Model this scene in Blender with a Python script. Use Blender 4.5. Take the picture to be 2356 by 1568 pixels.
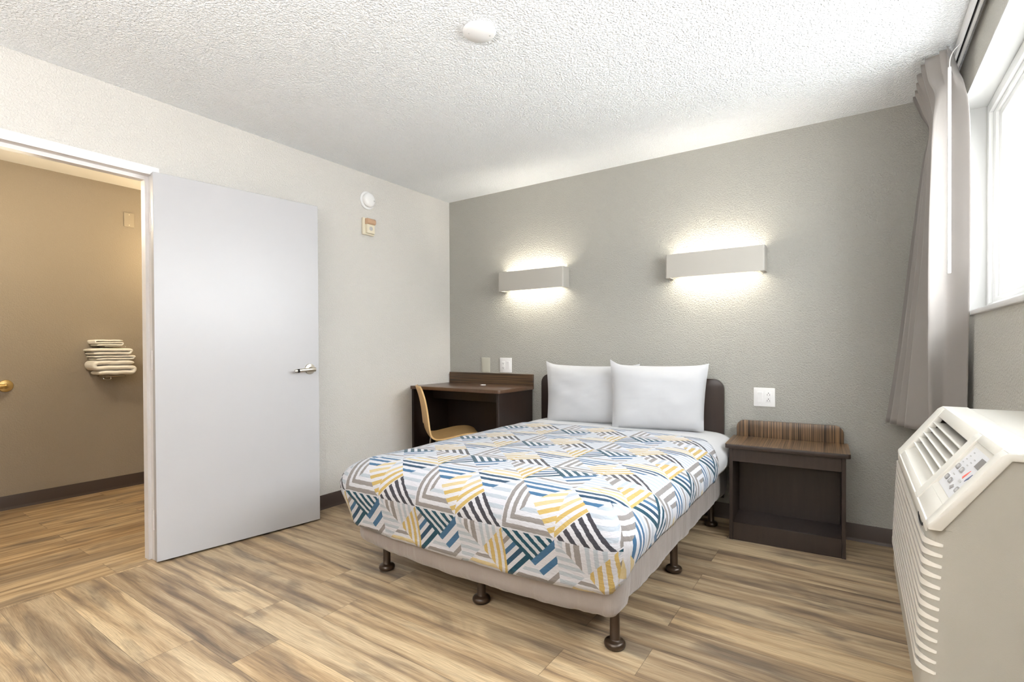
import bpy, bmesh, math, random
from mathutils import Vector, Matrix
random.seed(7)
for o in list(bpy.data.objects): bpy.data.objects.remove(o)
S = bpy.context.scene
COL = S.collection

# ------------------------------------------------------------------ camera
cd = bpy.data.cameras.new('camera'); cam = bpy.data.objects.new('camera', cd); COL.objects.link(cam)
cd.sensor_width = 36; cd.lens = 36 * 1166.09 / 2356
cd.shift_x = 6.196 / 2356; cd.shift_y = 24.146 / 2356
cd.clip_start = .02
_R = Vector((0.82562685, 0.56419646, -0.00476001)); _U = Vector((-0.0009187, 0.00978078, 0.99995174)); _F = Vector((-0.56421579, 0.82558264, -0.0085936))
cam.matrix_world = Matrix(((_R.x, _U.x, -_F.x, 3.058412), (_R.y, _U.y, -_F.y, -3.515979), (_R.z, _U.z, -_F.z, 1.119584), (0, 0, 0, 1)))
S.camera = cam

# ------------------------------------------------------------------ world, lights, exposure
W_STR = 8.5; PORTAL = 84.0
world = bpy.data.worlds.new('overcast_sky'); S.world = world; world.use_nodes = True
bg = world.node_tree.nodes['Background']; bg.inputs[1].default_value = W_STR
_t = world.node_tree; _tc = _t.nodes.new('ShaderNodeTexCoord'); _sx = _t.nodes.new('ShaderNodeSeparateXYZ'); _cr = _t.nodes.new('ShaderNodeValToRGB')
_mr = _t.nodes.new('ShaderNodeMapRange'); _mr.inputs[1].default_value = -.25; _mr.inputs[2].default_value = .25
_t.links.new(_tc.outputs['Generated'], _sx.inputs[0]); _t.links.new(_sx.outputs[2], _mr.inputs[0]); _t.links.new(_mr.outputs[0], _cr.inputs[0])
_cr.color_ramp.elements[0].color = (.42, .42, .41, 1); _cr.color_ramp.elements[1].color = (.94, .97, 1.0, 1)   # pale paving below, overcast sky above
_t.links.new(_cr.outputs[0], bg.inputs[0])
S.view_settings.view_transform = 'Standard'; S.view_settings.look = 'None'
S.view_settings.gamma = 1; S.view_settings.use_curve_mapping = False
S.view_settings.exposure = 0.58
H = 2.4354          # ceiling height
WX = 3.47           # right wall plane
YB = -5.6           # wall behind the camera

def area(name, loc, size, rot, power, color, size_y=None):
    l = bpy.data.lights.new(name, 'AREA'); l.energy = power; l.color = color
    l.shape = 'RECTANGLE' if size_y else 'SQUARE'; l.size = size
    if size_y: l.size_y = size_y
    o = bpy.data.objects.new(name, l); COL.objects.link(o); o.location = loc; o.rotation_euler = rot
    return o
def point(name, loc, power, color, r=.06):
    l = bpy.data.lights.new(name, 'POINT'); l.energy = power; l.color = color; l.shadow_soft_size = r
    o = bpy.data.objects.new(name, l); COL.objects.link(o); o.location = loc
    return o
# daylight entering through the window (sky patch outside the glass)
area('window_daylight', (4.25, -1.45, 1.72), 1.7, (0, math.radians(84), 0), PORTAL, (0.95, 0.975, 1.0), 2.4)
# added fill lights behind the camera, then the vestibule's wall lamp and its fill
REAR_FILL = 4.0
point('rear_fill_light', (1.35, -4.75, 1.70), REAR_FILL, (0.985, 0.99, 1.0), .20)  # unseen soft fill added for the room, no fixture stands here
area('rear_ceiling_fill', (2.45, -4.45, 1.45), .5, (math.radians(180), 0, 0), 99.0, (0.985, 0.99, 1.0))  # added out of view, faces up to brighten the ceiling
point('vestibule_vanity_light', (-1.46, -1.52, 1.90), 7.6, (1.0, 0.79, 0.48), .05)
point('vestibule_fill_light', (-0.85, -2.75, 2.02), 19.5, (1.0, 0.86, 0.64), .12)  # added fill, unseen, brightens the vestibule ceiling and towels

# ------------------------------------------------------------------ helpers: colour and materials
def lin(c):
    c = c / 255.0
    return c / 12.92 if c <= .04045 else ((c + .055) / 1.055) ** 2.4
def rgb(r, g, b): return (lin(r), lin(g), lin(b), 1)

class NT:
    def __init__(s, name, rough=.6, spec=.4, metal=0):
        s.m = bpy.data.materials.new(name); s.m.use_nodes = True
        s.t = s.m.node_tree; s.b = s.t.nodes['Principled BSDF']
        s.b.inputs['Roughness'].default_value = rough; s.b.inputs['Metallic'].default_value = metal
        s.b.inputs['Specular IOR Level'].default_value = spec
    def n(s, typ, **kw):
        x = s.t.nodes.new(typ)
        for k, v in kw.items(): setattr(x, k, v)
        return x
    def link(s, a, b): s.t.links.new(a, b)
    def put(s, inp, v):
        if hasattr(v, 'is_output') or isinstance(v, bpy.types.NodeSocket): s.link(v, inp)
        else: inp.default_value = v
    def math(s, op, a, b=0.0, c=None):
        x = s.n('ShaderNodeMath', operation=op); s.put(x.inputs[0], a); s.put(x.inputs[1], b)
        if c is not None: s.put(x.inputs[2], c)
        return x.outputs[0]
    def mix(s, f, a, b, blend='MIX'):
        x = s.n('ShaderNodeMix', data_type='RGBA', blend_type=blend)
        s.put(x.inputs[0], f); s.put(x.inputs[6], a); s.put(x.inputs[7], b)
        return x.outputs[2]
    def ramp(s, f, stops, interp='LINEAR'):
        x = s.n('ShaderNodeValToRGB'); cr = x.color_ramp; cr.interpolation = interp
        while len(cr.elements) > 1: cr.elements.remove(cr.elements[-1])
        cr.elements[0].position = stops[0][0]; cr.elements[0].color = stops[0][1]
        for p, c in stops[1:]:
            e = cr.elements.new(p); e.color = c
        s.put(x.inputs[0], f); return x.outputs[0]
    def pos(s): return s.n('ShaderNodeNewGeometry').outputs['Position']
    def obj(s): return s.n('ShaderNodeTexCoord').outputs['Object']
    def uv(s): return s.n('ShaderNodeTexCoord').outputs['UV']
    def sep(s, v):
        x = s.n('ShaderNodeSeparateXYZ'); s.link(v, x.inputs[0]); return x.outputs
    def comb(s, a, b, c):
        x = s.n('ShaderNodeCombineXYZ'); s.put(x.inputs[0], a); s.put(x.inputs[1], b); s.put(x.inputs[2], c); return x.outputs[0]
    def noise(s, v, scale, detail=3, rough=.5, dist=0, col=False):
        x = s.n('ShaderNodeTexNoise'); s.link(v, x.inputs['Vector']); x.inputs['Scale'].default_value = scale
        x.inputs['Detail'].default_value = detail; x.inputs['Roughness'].default_value = rough; x.inputs['Distortion'].default_value = dist
        return x.outputs[1 if col else 0]
    def vmul(s, v, t):
        x = s.n('ShaderNodeVectorMath', operation='MULTIPLY'); s.link(v, x.inputs[0]); x.inputs[1].default_value = t; return x.outputs[0]
    def bump(s, h, strength=.5, dist=.002):
        x = s.n('ShaderNodeBump'); x.inputs['Strength'].default_value = strength; x.inputs['Distance'].default_value = dist
        s.link(h, x.inputs['Height']); s.link(x.outputs[0], s.b.inputs['Normal'])
    def color(s, c): s.put(s.b.inputs['Base Color'], c)

def plain(name, c, rough=.5, spec=.4, metal=0, bump=None):
    t = NT(name, rough, spec, metal); p = t.pos()
    n = t.noise(p, 6, 2)
    lo = tuple(x * .975 for x in c[:3]) + (1,)
    t.color(t.mix(n, lo, c))
    if bump: t.bump(t.noise(p, bump[0], 2), bump[1], bump[2])
    return t.m

def wall_mat(name, c, scale=115, strength=.62, dist=.0045):
    t = NT(name, .75, .25); p = t.pos()
    n1 = t.noise(p, scale, 3, .55, .6); n2 = t.noise(p, 2.2, 2)
    lo = tuple(x * .96 for x in c[:3]) + (1,)
    t.color(t.mix(n2, lo, c))
    h = t.ramp(n1, [(.36, (0, 0, 0, 1)), (.62, (1, 1, 1, 1))])
    t.bump(h, strength, dist)
    return t.m

M = {}
M['wall'] = wall_mat('painted_wall_light', rgb(220, 216, 210))
M['wall_back'] = wall_mat('painted_wall_grey', rgb(175, 173, 165))
M['wall_right'] = wall_mat('painted_wall_window', rgb(206, 203, 195))
M['wall_hall'] = wall_mat('painted_wall_vestibule', rgb(160, 149, 134), 110, .45, .0035)

def ceiling_mat():
    t = NT('popcorn_ceiling', .9, .1); p = t.pos()
    a = t.noise(p, 105, 2, .5, .3)
    h = t.ramp(a, [(.36, (0, 0, 0, 1)), (.66, (1, 1, 1, 1))], 'EASE')
    t.color(rgb(247, 249, 251))
    t.bump(h, .8, .006)
    return t.m
M['ceiling'] = ceiling_mat()
M['ceiling_plain'] = plain('smooth_ceiling_paint', rgb(248, 246, 242), .8, .2)
M['white_paint'] = plain('white_semigloss_paint', rgb(238, 237, 237), .4, .4)
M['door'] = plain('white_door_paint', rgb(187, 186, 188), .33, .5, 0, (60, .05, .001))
M['jamb'] = plain('frame_paint', rgb(232, 229, 229), .42, .4)
M['sconce'] = plain('sconce_paint', rgb(180, 176, 168), .45, .35)
M['reveal'] = plain('reveal_paint', rgb(205, 205, 203), .5, .3)
M['white_plastic'] = plain('white_plastic', rgb(236, 235, 234), .35, .45)
M['almond_plastic'] = plain('almond_plastic', rgb(224, 215, 192), .4, .4)
M['vinyl'] = plain('window_vinyl', rgb(244, 245, 244), .35, .45)
M['dark'] = plain('dark_slot', rgb(22, 20, 19), .6, .2)
M['cove'] = plain('vinyl_cove_base', rgb(74, 62, 56), .45, .4)
M['leg_metal'] = plain('bronze_painted_metal', rgb(66, 51, 38), .28, .6, .35)
M['nickel'] = plain('satin_nickel', rgb(196, 188, 174), .3, .5, .9)
M['brass'] = plain('aged_brass', rgb(206, 178, 118), .3, .5, .85)
M['chrome'] = plain('chrome', rgb(200, 200, 200), .15, .5, 1)
M['ac'] = plain('cream_ac_plastic', rgb(218, 214, 205), .38, .4)
M['ac_light'] = plain('light_ac_plastic', rgb(228, 224, 215), .38, .4)
M['ac_side'] = plain('textured_grey_plastic', rgb(166, 161, 150), .6, .3, 0, (700, .35, .0006))
M['ac_label'] = plain('white_membrane', rgb(220, 220, 223), .35, .4)
M['grey'] = plain('grey_button', rgb(150, 147, 146), .45, .4)
M['midgrey'] = plain('grey_print', rgb(185, 184, 184), .5, .3)
M['display'] = plain('smoked_display', rgb(128, 124, 124), .2, .5)
M['red'] = plain('red_print', rgb(226, 106, 92), .5, .3)
M['blue'] = plain('blue_print', rgb(90, 100, 130), .5, .3)
M['lens'] = plain('amber_lens', rgb(196, 160, 130), .12, .6)

def emis(name, c, s):
    t = NT(name); t.color(c); t.b.inputs['Emission Color'].default_value = c; t.b.inputs['Emission Strength'].default_value = s
    return t.m
TUBE = 36.0
M['tube'] = emis('lit_tube', (1.0, .945, .83, 1), TUBE)

def glass_mat():
    t = NT('window_glass', .02, .5); t.color((1, 1, 1, 1))
    t.b.inputs['Transmission Weight'].default_value = 1; t.b.inputs['IOR'].default_value = 1.0
    tr = t.n('ShaderNodeBsdfTransparent'); tr.inputs[0].default_value = (.97, .98, .98, 1)
    gl = t.n('ShaderNodeBsdfGlossy'); gl.inputs['Roughness'].default_value = .03
    mx = t.n('ShaderNodeMixShader'); mx.inputs[0].default_value = .06
    t.link(tr.outputs[0], mx.inputs[1]); t.link(gl.outputs[0], mx.inputs[2])
    t.link(mx.outputs[0], t.t.nodes['Material Output'].inputs['Surface'])
    return t.m
M['glass'] = glass_mat()

def floor_mat(name, swap, x_off, y0, PW=.1845, PL=1.21, warm=False):
    t = NT(name, .42, .4); p = t.pos(); X, Y, Z = t.sep(p)
    if swap: X, Y = Y, X
    r = t.math('DIVIDE', t.math('SUBTRACT', Y, y0), PW); row = t.math('FLOOR', r); fr = t.math('FRACT', r)
    par = t.math('FLOORED_MODULO', row, 2.0)
    off = t.math('MULTIPLY_ADD', par, x_off[1] - x_off[0], x_off[0])
    c = t.math('DIVIDE', t.math('SUBTRACT', X, off), PL); colm = t.math('FLOOR', c); fc = t.math('FRACT', c)
    wn = t.n('ShaderNodeTexWhiteNoise', noise_dimensions='2D'); t.link(t.comb(row, colm, 0.0), wn.inputs['Vector'])
    rnd = t.sep(wn.outputs[1])
    # plank local coords with a random shift per plank
    lx = t.math('ADD', X, t.math('MULTIPLY', rnd[0], 37.0)); ly = t.math('ADD', Y, t.math('MULTIPLY', rnd[1], 19.0))
    # gentle grain warp
    wv = t.comb(t.math('MULTIPLY', lx, .6), t.math('MULTIPLY', ly, 2.5), 0.0)
    warp = t.noise(wv, 2.2, 2)
    ly2 = t.math('ADD', ly, t.math('MULTIPLY', t.math('SUBTRACT', warp, .5), .06))
    v1 = t.comb(t.math('MULTIPLY', lx, .62), t.math('MULTIPLY', ly2, 13.0), 0.0)
    streak = t.noise(v1, 1.6, 4, .55)
    v2 = t.comb(t.math('MULTIPLY', lx, 6.0), t.math('MULTIPLY', ly2, 210.0), 0.0)
    fine = t.noise(v2, 1.5, 3, .6)
    v3 = t.comb(t.math('MULTIPLY', lx, 2.2), t.math('MULTIPLY', ly, 8.0), 0.0)
    knot = t.noise(v3, 1.0, 4, .5, .8)
    if warm: A, B, C2 = rgb(220, 196, 158), rgb(190, 163, 126), rgb(144, 120, 92)
    else: A, B, C2 = rgb(223, 203, 170), rgb(193, 169, 137), rgb(136, 118, 100)
    base = t.ramp(streak, [(.30, C2), (.46, B), (.60, A)])
    kd = t.ramp(knot, [(.51, (0, 0, 0, 1)), (.69, (1, 1, 1, 1))])
    base = t.mix(t.math('MULTIPLY', kd, .72), base, rgb(112, 101, 93))
    vk = t.n('ShaderNodeTexVoronoi'); vk.inputs['Scale'].default_value = 1.0
    t.link(t.comb(t.math('MULTIPLY', lx, 1.5), t.math('MULTIPLY', ly2, 6.0), 0.0), vk.inputs['Vector'])
    kc = t.ramp(t.math('ADD', vk.outputs[0], t.math('MULTIPLY', t.math('SUBTRACT', streak, .5), .25)), [(.03, (1, 1, 1, 1)), (.10, (.45, .45, .45, 1)), (.24, (0, 0, 0, 1))])
    base = t.mix(t.math('MULTIPLY', kc, .75), base, rgb(96, 80, 68))
    tone = t.ramp(rnd[2], [(0, rgb(206, 200, 196)), (.35, rgb(226, 220, 214)), (.7, rgb(246, 243, 238)), (1, rgb(240, 230, 216))])
    base = t.mix(.85, base, tone, 'MULTIPLY')
    fg = t.ramp(fine, [(.3, rgb(190, 184, 178)), (.6, (1, 1, 1, 1))])
    base = t.mix(.8, base, fg, 'MULTIPLY')
    def edge(f, w):
        d = t.math('MINIMUM', f, t.math('SUBTRACT', 1.0, f)); return t.math('LESS_THAN', d, w)
    seam = t.math('MAXIMUM', edge(fr, .0011 / PW), edge(fc, .0011 / PL))
    base = t.mix(t.math('MULTIPLY', seam, .55), base, rgb(70, 58, 48))
    base = t.mix(.0, base, base)
    t.color(base)
    t.put(t.b.inputs['Roughness'], t.math('MULTIPLY_ADD', fine, .12, .36))
    hb = t.math('SUBTRACT', t.math('MULTIPLY', fine, .25), seam)
    t.bump(hb, .25, .0015)
    return t.m
M['floor'] = floor_mat('vinyl_plank_floor', False, (1.228, .955), -2.968 - 20 * .1845)
M['floor_hall'] = floor_mat('vinyl_plank_floor_vestibule', True, (.35, -.12), -.004 - 20 * .1845, warm=True)

def zebra(name, axis, light, dark, scale=1.0, use_obj=True, rough=.35):
    t = NT(name, rough, .5); p = t.obj(); X, Y, Z = t.sep(p)
    co = {'x': (t.math('MULTIPLY', X, 220 * scale), t.math('MULTIPLY', Y, 1.5), t.math('MULTIPLY', Z, 1.5)),
          'z': (t.math('MULTIPLY', X, 1.5), t.math('MULTIPLY', Y, 1.5), t.math('MULTIPLY', Z, 220 * scale))}[axis]
    n = t.noise(t.comb(*co), 1.0, 3, .65)
    t.color(t.ramp(n, [(.36, dark), (.52, tuple((a * .6 + b * .4) for a, b in zip(dark, light))), (.68, light)]))
    return t.m
M['zebra_v'] = zebra('zebrawood_vertical', 'x', rgb(146, 114, 82), rgb(34, 26, 22))
M['zebra_h'] = zebra('zebrawood_horizontal', 'z', rgb(112, 84, 56), rgb(34, 24, 17))
def darkwood(name, c1, c2, rough=.35):
    t = NT(name, rough, .5); p = t.obj()
    n = t.noise(t.vmul(p, (40, 40, 4)), 1.0, 4, .6)
    t.color(t.mix(n, c1, c2)); return t.m
M['espresso'] = darkwood('espresso_laminate', rgb(40, 31, 27), rgb(60, 48, 42), .36)
M['espresso_desk'] = darkwood('desk_laminate', rgb(27, 19, 15), rgb(47, 32, 24), .4)
M['desktop'] = darkwood('desktop_laminate', rgb(78, 56, 42), rgb(100, 74, 56), .28)
M['headboard'] = darkwood('headboard_laminate', rgb(38, 28, 24), rgb(56, 43, 38), .3)
def ply_mat():
    t = NT('maple_plywood', .38, .45); p = t.obj()
    n = t.noise(t.vmul(p, (14, 14, 3)), 2.0, 3, .6)
    t.color(t.mix(n, rgb(204, 163, 104), rgb(222, 184, 128))); return t.m
M['ply'] = ply_mat()

def fabric(name, c, rough=.85, bs=.25, fold=None, sheen=.2):
    t = NT(name, rough, .2); p = t.pos()
    t.b.inputs['Sheen Weight'].default_value = sheen
    n = t.noise(p, 7, 3); lo = tuple(x * .93 for x in c[:3]) + (1,)
    t.color(t.mix(n, lo, c))
    w = t.noise(p, 420, 2)
    h = t.math('MULTIPLY', w, .12)
    h = t.math('ADD', h, t.noise(p, 9, 3, .5))
    if fold:
        f = t.noise(t.vmul(p, fold), 1.0, 3, .5, .6); h = t.math('ADD', h, t.math('MULTIPLY', f, 1.6))
    t.bump(h, bs, .012)
    return t.m
M['sheet'] = fabric('white_cotton', rgb(196, 196, 198), .85, .16)
M['pillow'] = fabric('white_pillowcase', rgb(196, 196, 198), .85, .14)
M['skirt'] = fabric('taupe_box_cover', rgb(156, 146, 140), .55, .42, (22, 22, 3), .35)
M['curtain'] = fabric('taupe_drape', rgb(158, 152, 147), .55, .2, None, .3)
def translucent(mat, c, f):
    t = mat.node_tree; out = t.nodes['Material Output']; tr = t.nodes.new('ShaderNodeBsdfTranslucent'); tr.inputs[0].default_value = c
    mx = t.nodes.new('ShaderNodeMixShader'); mx.inputs[0].default_value = f
    t.links.new(t.nodes['Principled BSDF'].outputs[0], mx.inputs[1]); t.links.new(tr.outputs[0], mx.inputs[2]); t.links.new(mx.outputs[0], out.inputs[0])
translucent(M['curtain'], rgb(180, 170, 162), .10)
M['towel'] = fabric('white_terry', rgb(253, 250, 243), .95, .35)

# ---- geometric striped coverlet, driven by its UV layout (metres along the cloth)
def coverlet_mat():
    t = NT('geometric_stripe_coverlet', .82, .2); t.b.inputs['Sheen Weight'].default_value = .15
    CE = .231
    Uc, Vc, _ = t.sep(t.uv())
    wob = t.noise(t.vmul(t.uv(), (1, 1.6, 1)), 42, 2, col=False)
    wob = t.math('MULTIPLY', t.math('SUBTRACT', wob, .5), .026)
    u = t.math('ADD', t.math('DIVIDE', Uc, CE), wob); v = t.math('ADD', t.math('DIVIDE', Vc, CE), wob)
    a = t.math('FRACT', u); b = t.math('FRACT', v)
    ci = t.math('FLOORED_MODULO', t.math('FLOOR', u), 2.0); rj = t.math('FLOORED_MODULO', t.math('FLOOR', v), 2.0)
    WH, GR, LB, TE, BL = rgb(200, 200, 206), rgb(134, 129, 127), rgb(170, 178, 188), rgb(16, 66, 84), rgb(60, 100, 134)
    MU, LM, CH, NV = rgb(184, 158, 96), rgb(196, 178, 136), rgb(62, 61, 68), rgb(28, 64, 90)
    s_ab = t.math('ADD', a, b); d_ab = t.math('SUBTRACT', a, b); d_ba = t.math('SUBTRACT', b, a)
    ib = t.math('SUBTRACT', 1.0, b); ia = t.math('SUBTRACT', 1.0, a)
    g1 = t.math('GREATER_THAN', a, b); g2 = t.math('GREATER_THAN', s_ab, 1.0)
    n1 = t.math('SUBTRACT', 1.0, g1); n2 = t.math('SUBTRACT', 1.0, g2)
    tri = {'B': t.math('MULTIPLY', g1, n2), 'R': t.math('MULTIPLY', g1, g2), 'T': t.math('MULTIPLY', n1, g2), 'L': t.math('MULTIPLY', n1, n2)}
    ic = t.math('SUBTRACT', 1.0, ci); ir = t.math('SUBTRACT', 1.0, rj)
    cell = {'X': t.math('MULTIPLY', ic, rj), 'Y': t.math('MULTIPLY', ci, rj), 'Z': t.math('MULTIPLY', ic, ir), 'W': t.math('MULTIPLY', ci, ir)}
    def st(*runs):                                   # coloured bands, white between
        out = [(0.0, WH)] if runs[0][0] > 0 else []
        for (p0, p1, c) in runs: out += [(p0, c), (p1, WH)]
        return out
    one = lambda x: t.math('SUBTRACT', x, 1.0)
    defs = [
     ('X', 'T', one(s_ab), st((0, .11, TE), (.21, .32, TE), (.42, .53, TE), (.63, .74, TE), (.84, .93, TE))),
     ('X', 'R', d_ab, st((0, .14, BL), (.28, .42, BL), (.57, .68, GR), (.84, .93, GR))),
     ('X', 'L', d_ba, st((.05, .17, TE), (.27, .38, NV), (.48, .58, BL), (.68, .78, GR), (.9, .95, LB))),
     ('X', 'B', b, st((.02, .09, LB), (.16, .23, GR), (.30, .37, LB))),
     ('Y', 'T', a, st((.05, .13, LB), (.19, .27, GR), (.33, .43, GR), (.52, .59, LB), (.66, .73, LB), (.80, .87, LB))),
     ('Y', 'L', b, st((.10, .17, LB), (.24, .31, LB), (.38, .45, LB), (.52, .59, LB), (.66, .73, LB), (.80, .87, LB))),
     ('Y', 'R', a, st((.55, .62, MU), (.68, .76, MU), (.82, .89, MU), (.95, 1.0, MU))),
     ('Y', 'B', b, st((.02, .09, LM), (.17, .24, LM), (.31, .38, GR))),
     ('Z', 'B', b, st((.02, .10, GR), (.17, .25, GR), (.32, .39, LB))),
     ('Z', 'L', a, st((.02, .10, GR), (.17, .25, GR), (.32, .39, GR))),
     ('Z', 'T', ib, st((.02, .09, BL), (.16, .23, BL), (.31, .38, BL))),
     ('Z', 'R', t.math('SUBTRACT', t.math('ADD', b, .45), t.math('MULTIPLY', a, .4)), st((.16, .24, MU), (.32, .40, MU), (.48, .56, MU), (.64, .72, LM), (.80, .88, LM), (.96, 1.0, LM))),
     ('W', 'B', s_ab, st((.08, .18, CH), (.29, .40, CH), (.51, .62, CH), (.71, .82, CH), (.91, 1.0, CH))),
     ('W', 'L', d_ba, st((.02, .12, MU), (.22, .32, MU), (.42, .52, LM), (.66, .78, LB), (.9, .98, LB))),
     ('W', 'R', b, st((.12, .19, LB), (.27, .34, LB), (.43, .50, LB), (.58, .65, LB), (.74, .81, LB), (.9, .97, LB))),
     ('W', 'T', ib, st((.02, .09, NV), (.16, .23, NV), (.31, .38, BL))),
    ]
    c = None
    for cl, tr, f, stops in defs:
        r = t.ramp(f, stops, 'CONSTANT')
        m = t.math('MULTIPLY', cell[cl], tri[tr])
        c = r if c is None else t.mix(m, c, r)
    t.color(c)
    p = t.pos()
    pk = t.noise(t.vmul(t.uv(), (45, 120, 1)), 1.0, 2, .5, .4)       # seersucker pucker
    hb = t.math('ADD', t.math('MULTIPLY', pk, .55), t.math('MULTIPLY', t.noise(p, 16, 3), 1.0))
    t.bump(hb, .5, .011)
    return t.m
M['coverlet'] = coverlet_mat()

# ------------------------------------------------------------------ helpers: meshes and objects
class MB:
    def __init__(s): s.bm = bmesh.new(); s.uv = None
    def merge(s, b2):
        me = bpy.data.meshes.new('tmp'); b2.to_mesh(me); b2.free(); s.bm.from_mesh(me); bpy.data.meshes.remove(me); return s
    def box(s, x0, x1, y0, y1, z0, z1, bev=0.0, seg=2, mat=None):
        b = bmesh.new(); bmesh.ops.create_cube(b, size=1)
        for v in b.verts: v.co = Vector((x0 + (v.co.x + .5) * (x1 - x0), y0 + (v.co.y + .5) * (y1 - y0), z0 + (v.co.z + .5) * (z1 - z0)))
        if bev: bmesh.ops.bevel(b, geom=list(b.edges), offset=bev, segments=seg, profile=.5, affect='EDGES')
        if mat is not None: bmesh.ops.transform(b, matrix=mat, verts=b.verts)
        return s.merge(b)
    def prism(s, pts, fn, d0, d1, bev=0.0, seg=2):
        """pts: 2D outline; fn(a, b, d) -> 3D"""
        b = bmesh.new()
        v0 = [b.verts.new(fn(p[0], p[1], d0)) for p in pts]; v1 = [b.verts.new(fn(p[0], p[1], d1)) for p in pts]
        b.faces.new(v0); b.faces.new(v1[::-1]); n = len(pts)
        for i in range(n): b.faces.new((v0[i], v1[i], v1[(i + 1) % n], v0[(i + 1) % n]))
        bmesh.ops.recalc_face_normals(b, faces=b.faces)
        if bev: bmesh.ops.bevel(b, geom=list(b.edges), offset=bev, segments=seg, profile=.5, affect='EDGES')
        return s.merge(b)
    def lathe(s, prof, base, axis='z', n=28):
        """prof: (radius, height) pairs from the base along +axis"""
        b = bmesh.new(); base = Vector(base)
        ax = {'x': (Vector((0, 1, 0)), Vector((0, 0, 1)), Vector((1, 0, 0))), '-x': (Vector((0, 1, 0)), Vector((0, 0, 1)), Vector((-1, 0, 0))),
              'y': (Vector((1, 0, 0)), Vector((0, 0, 1)), Vector((0, 1, 0))), '-y': (Vector((1, 0, 0)), Vector((0, 0, 1)), Vector((0, -1, 0))),
              'z': (Vector((1, 0, 0)), Vector((0, 1, 0)), Vector((0, 0, 1))), '-z': (Vector((1, 0, 0)), Vector((0, 1, 0)), Vector((0, 0, -1)))}[axis] if isinstance(axis, str) else axis
        rings = []
        for r, h in prof:
            if r < 1e-6: rings.append([b.verts.new(base + ax[2] * h)])
            else: rings.append([b.verts.new(base + ax[2] * h + ax[0] * r * math.cos(2 * math.pi * i / n) + ax[1] * r * math.sin(2 * math.pi * i / n)) for i in range(n)])
        for A, B in zip(rings, rings[1:]):
            for i in range(n):
                j = (i + 1) % n
                if len(A) == 1 and len(B) == 1: continue
                if len(A) == 1: b.faces.new((A[0], B[i], B[j]))
                elif len(B) == 1: b.faces.new((A[i], A[j], B[0]))
                else: b.faces.new((A[i], A[j], B[j], B[i]))
        for R in (rings[0], rings[-1]):
            if len(R) > 1: b.faces.new(R)
        bmesh.ops.recalc_face_normals(b, faces=b.faces)
        return s.merge(b)
    def tube(s, pts, r, n=12, sec=None, up=None):
        """sweep a circle (or the 2D section sec) along pts"""
        b = bmesh.new(); pts = [Vector(p) for p in pts]; rings = []
        prev = None
        for i, p in enumerate(pts):
            d = (pts[min(i + 1, len(pts) - 1)] - pts[max(i - 1, 0)]).normalized()
            if up is not None: u = Vector(up)
            elif prev is None: u = Vector((0, 0, 1)) if abs(d.z) < .9 else Vector((1, 0, 0))
            else: u = prev
            w = d.cross(u).normalized(); u = w.cross(d).normalized(); prev = u
            rr = r[i] if isinstance(r, (list, tuple)) else r
            if sec: rings.append([b.verts.new(p + w * q[0] * rr + u * q[1] * rr) for q in sec])
            else: rings.append([b.verts.new(p + w * rr * math.cos(2 * math.pi * k / n) + u * rr * math.sin(2 * math.pi * k / n)) for k in range(n)])
        m = len(rings[0])
        for A, B in zip(rings, rings[1:]):
            for i in range(m): b.faces.new((A[i], A[(i + 1) % m], B[(i + 1) % m], B[i]))
        b.faces.new(rings[0]); b.faces.new(rings[-1][::-1])
        bmesh.ops.recalc_face_normals(b, faces=b.faces)
        return s.merge(b)
    def grid(s, rows, closed=False, uvs=None):
        """rows: list of lists of 3D points"""
        b = bmesh.new(); ul = b.loops.layers.uv.new('UVMap') if uvs else None
        V = [[b.verts.new(p) for p in row] for row in rows]
        for i in range(len(V) - 1):
            m = len(V[i])
            for j in range(m if closed else m - 1):
                k = (j + 1) % m
                f = b.faces.new((V[i][j], V[i][k], V[i + 1][k], V[i + 1][j]))
                if uvs:
                    for l, q in zip(f.loops, (uvs[i][j], uvs[i][k], uvs[i + 1][k], uvs[i + 1][j])): l[ul].uv = q
        return s.merge(b)
    def weld(s, d=1e-5): bmesh.ops.remove_doubles(s.bm, verts=s.bm.verts, dist=d); return s

def wloc(o):
    v = Vector((0, 0, 0))
    while o is not None: v += Vector(o.location); o = o.parent
    return v
def obj(name, mb, mat, parent=None, local=False, smooth=40, label=None):
    """link a mesh authored in world coordinates (local=True: in its parent's) as ONE object"""
    bm = mb.bm
    if parent is not None and not local: bmesh.ops.translate(bm, verts=bm.verts, vec=-wloc(parent))
    me = bpy.data.meshes.new(name); bm.to_mesh(me); bm.free()
    me.materials.append(M[mat] if isinstance(mat, str) else mat)
    if smooth:
        for p in me.polygons: p.use_smooth = True
        me.set_sharp_from_angle(angle=math.radians(smooth))
    o = bpy.data.objects.new(name, me); COL.objects.link(o)
    if parent is not None: o.parent = parent
    if label: o['label'] = label
    return o
def thing(name, label, cat, loc=(0, 0, 0), rz=0.0, group=None):
    o = bpy.data.objects.new(name, None); COL.objects.link(o); o.empty_display_size = .05
    o.location = loc; o.rotation_euler = (0, 0, rz); o['label'] = label; o['category'] = cat
    if group: o['group'] = group
    return o
def tag(o, label, cat, group=None):
    o['label'] = label; o['category'] = cat
    if group: o['group'] = group
    return o
def recentre(o, base):
    base = Vector(base); o.data.transform(Matrix.Translation(-base)); o.location = base; return o
def struct(name, mb, mat, parent=None, smooth=40):
    o = obj(name, mb, mat, parent, smooth=smooth)
    if parent is None: o['kind'] = 'structure'
    return o
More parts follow.
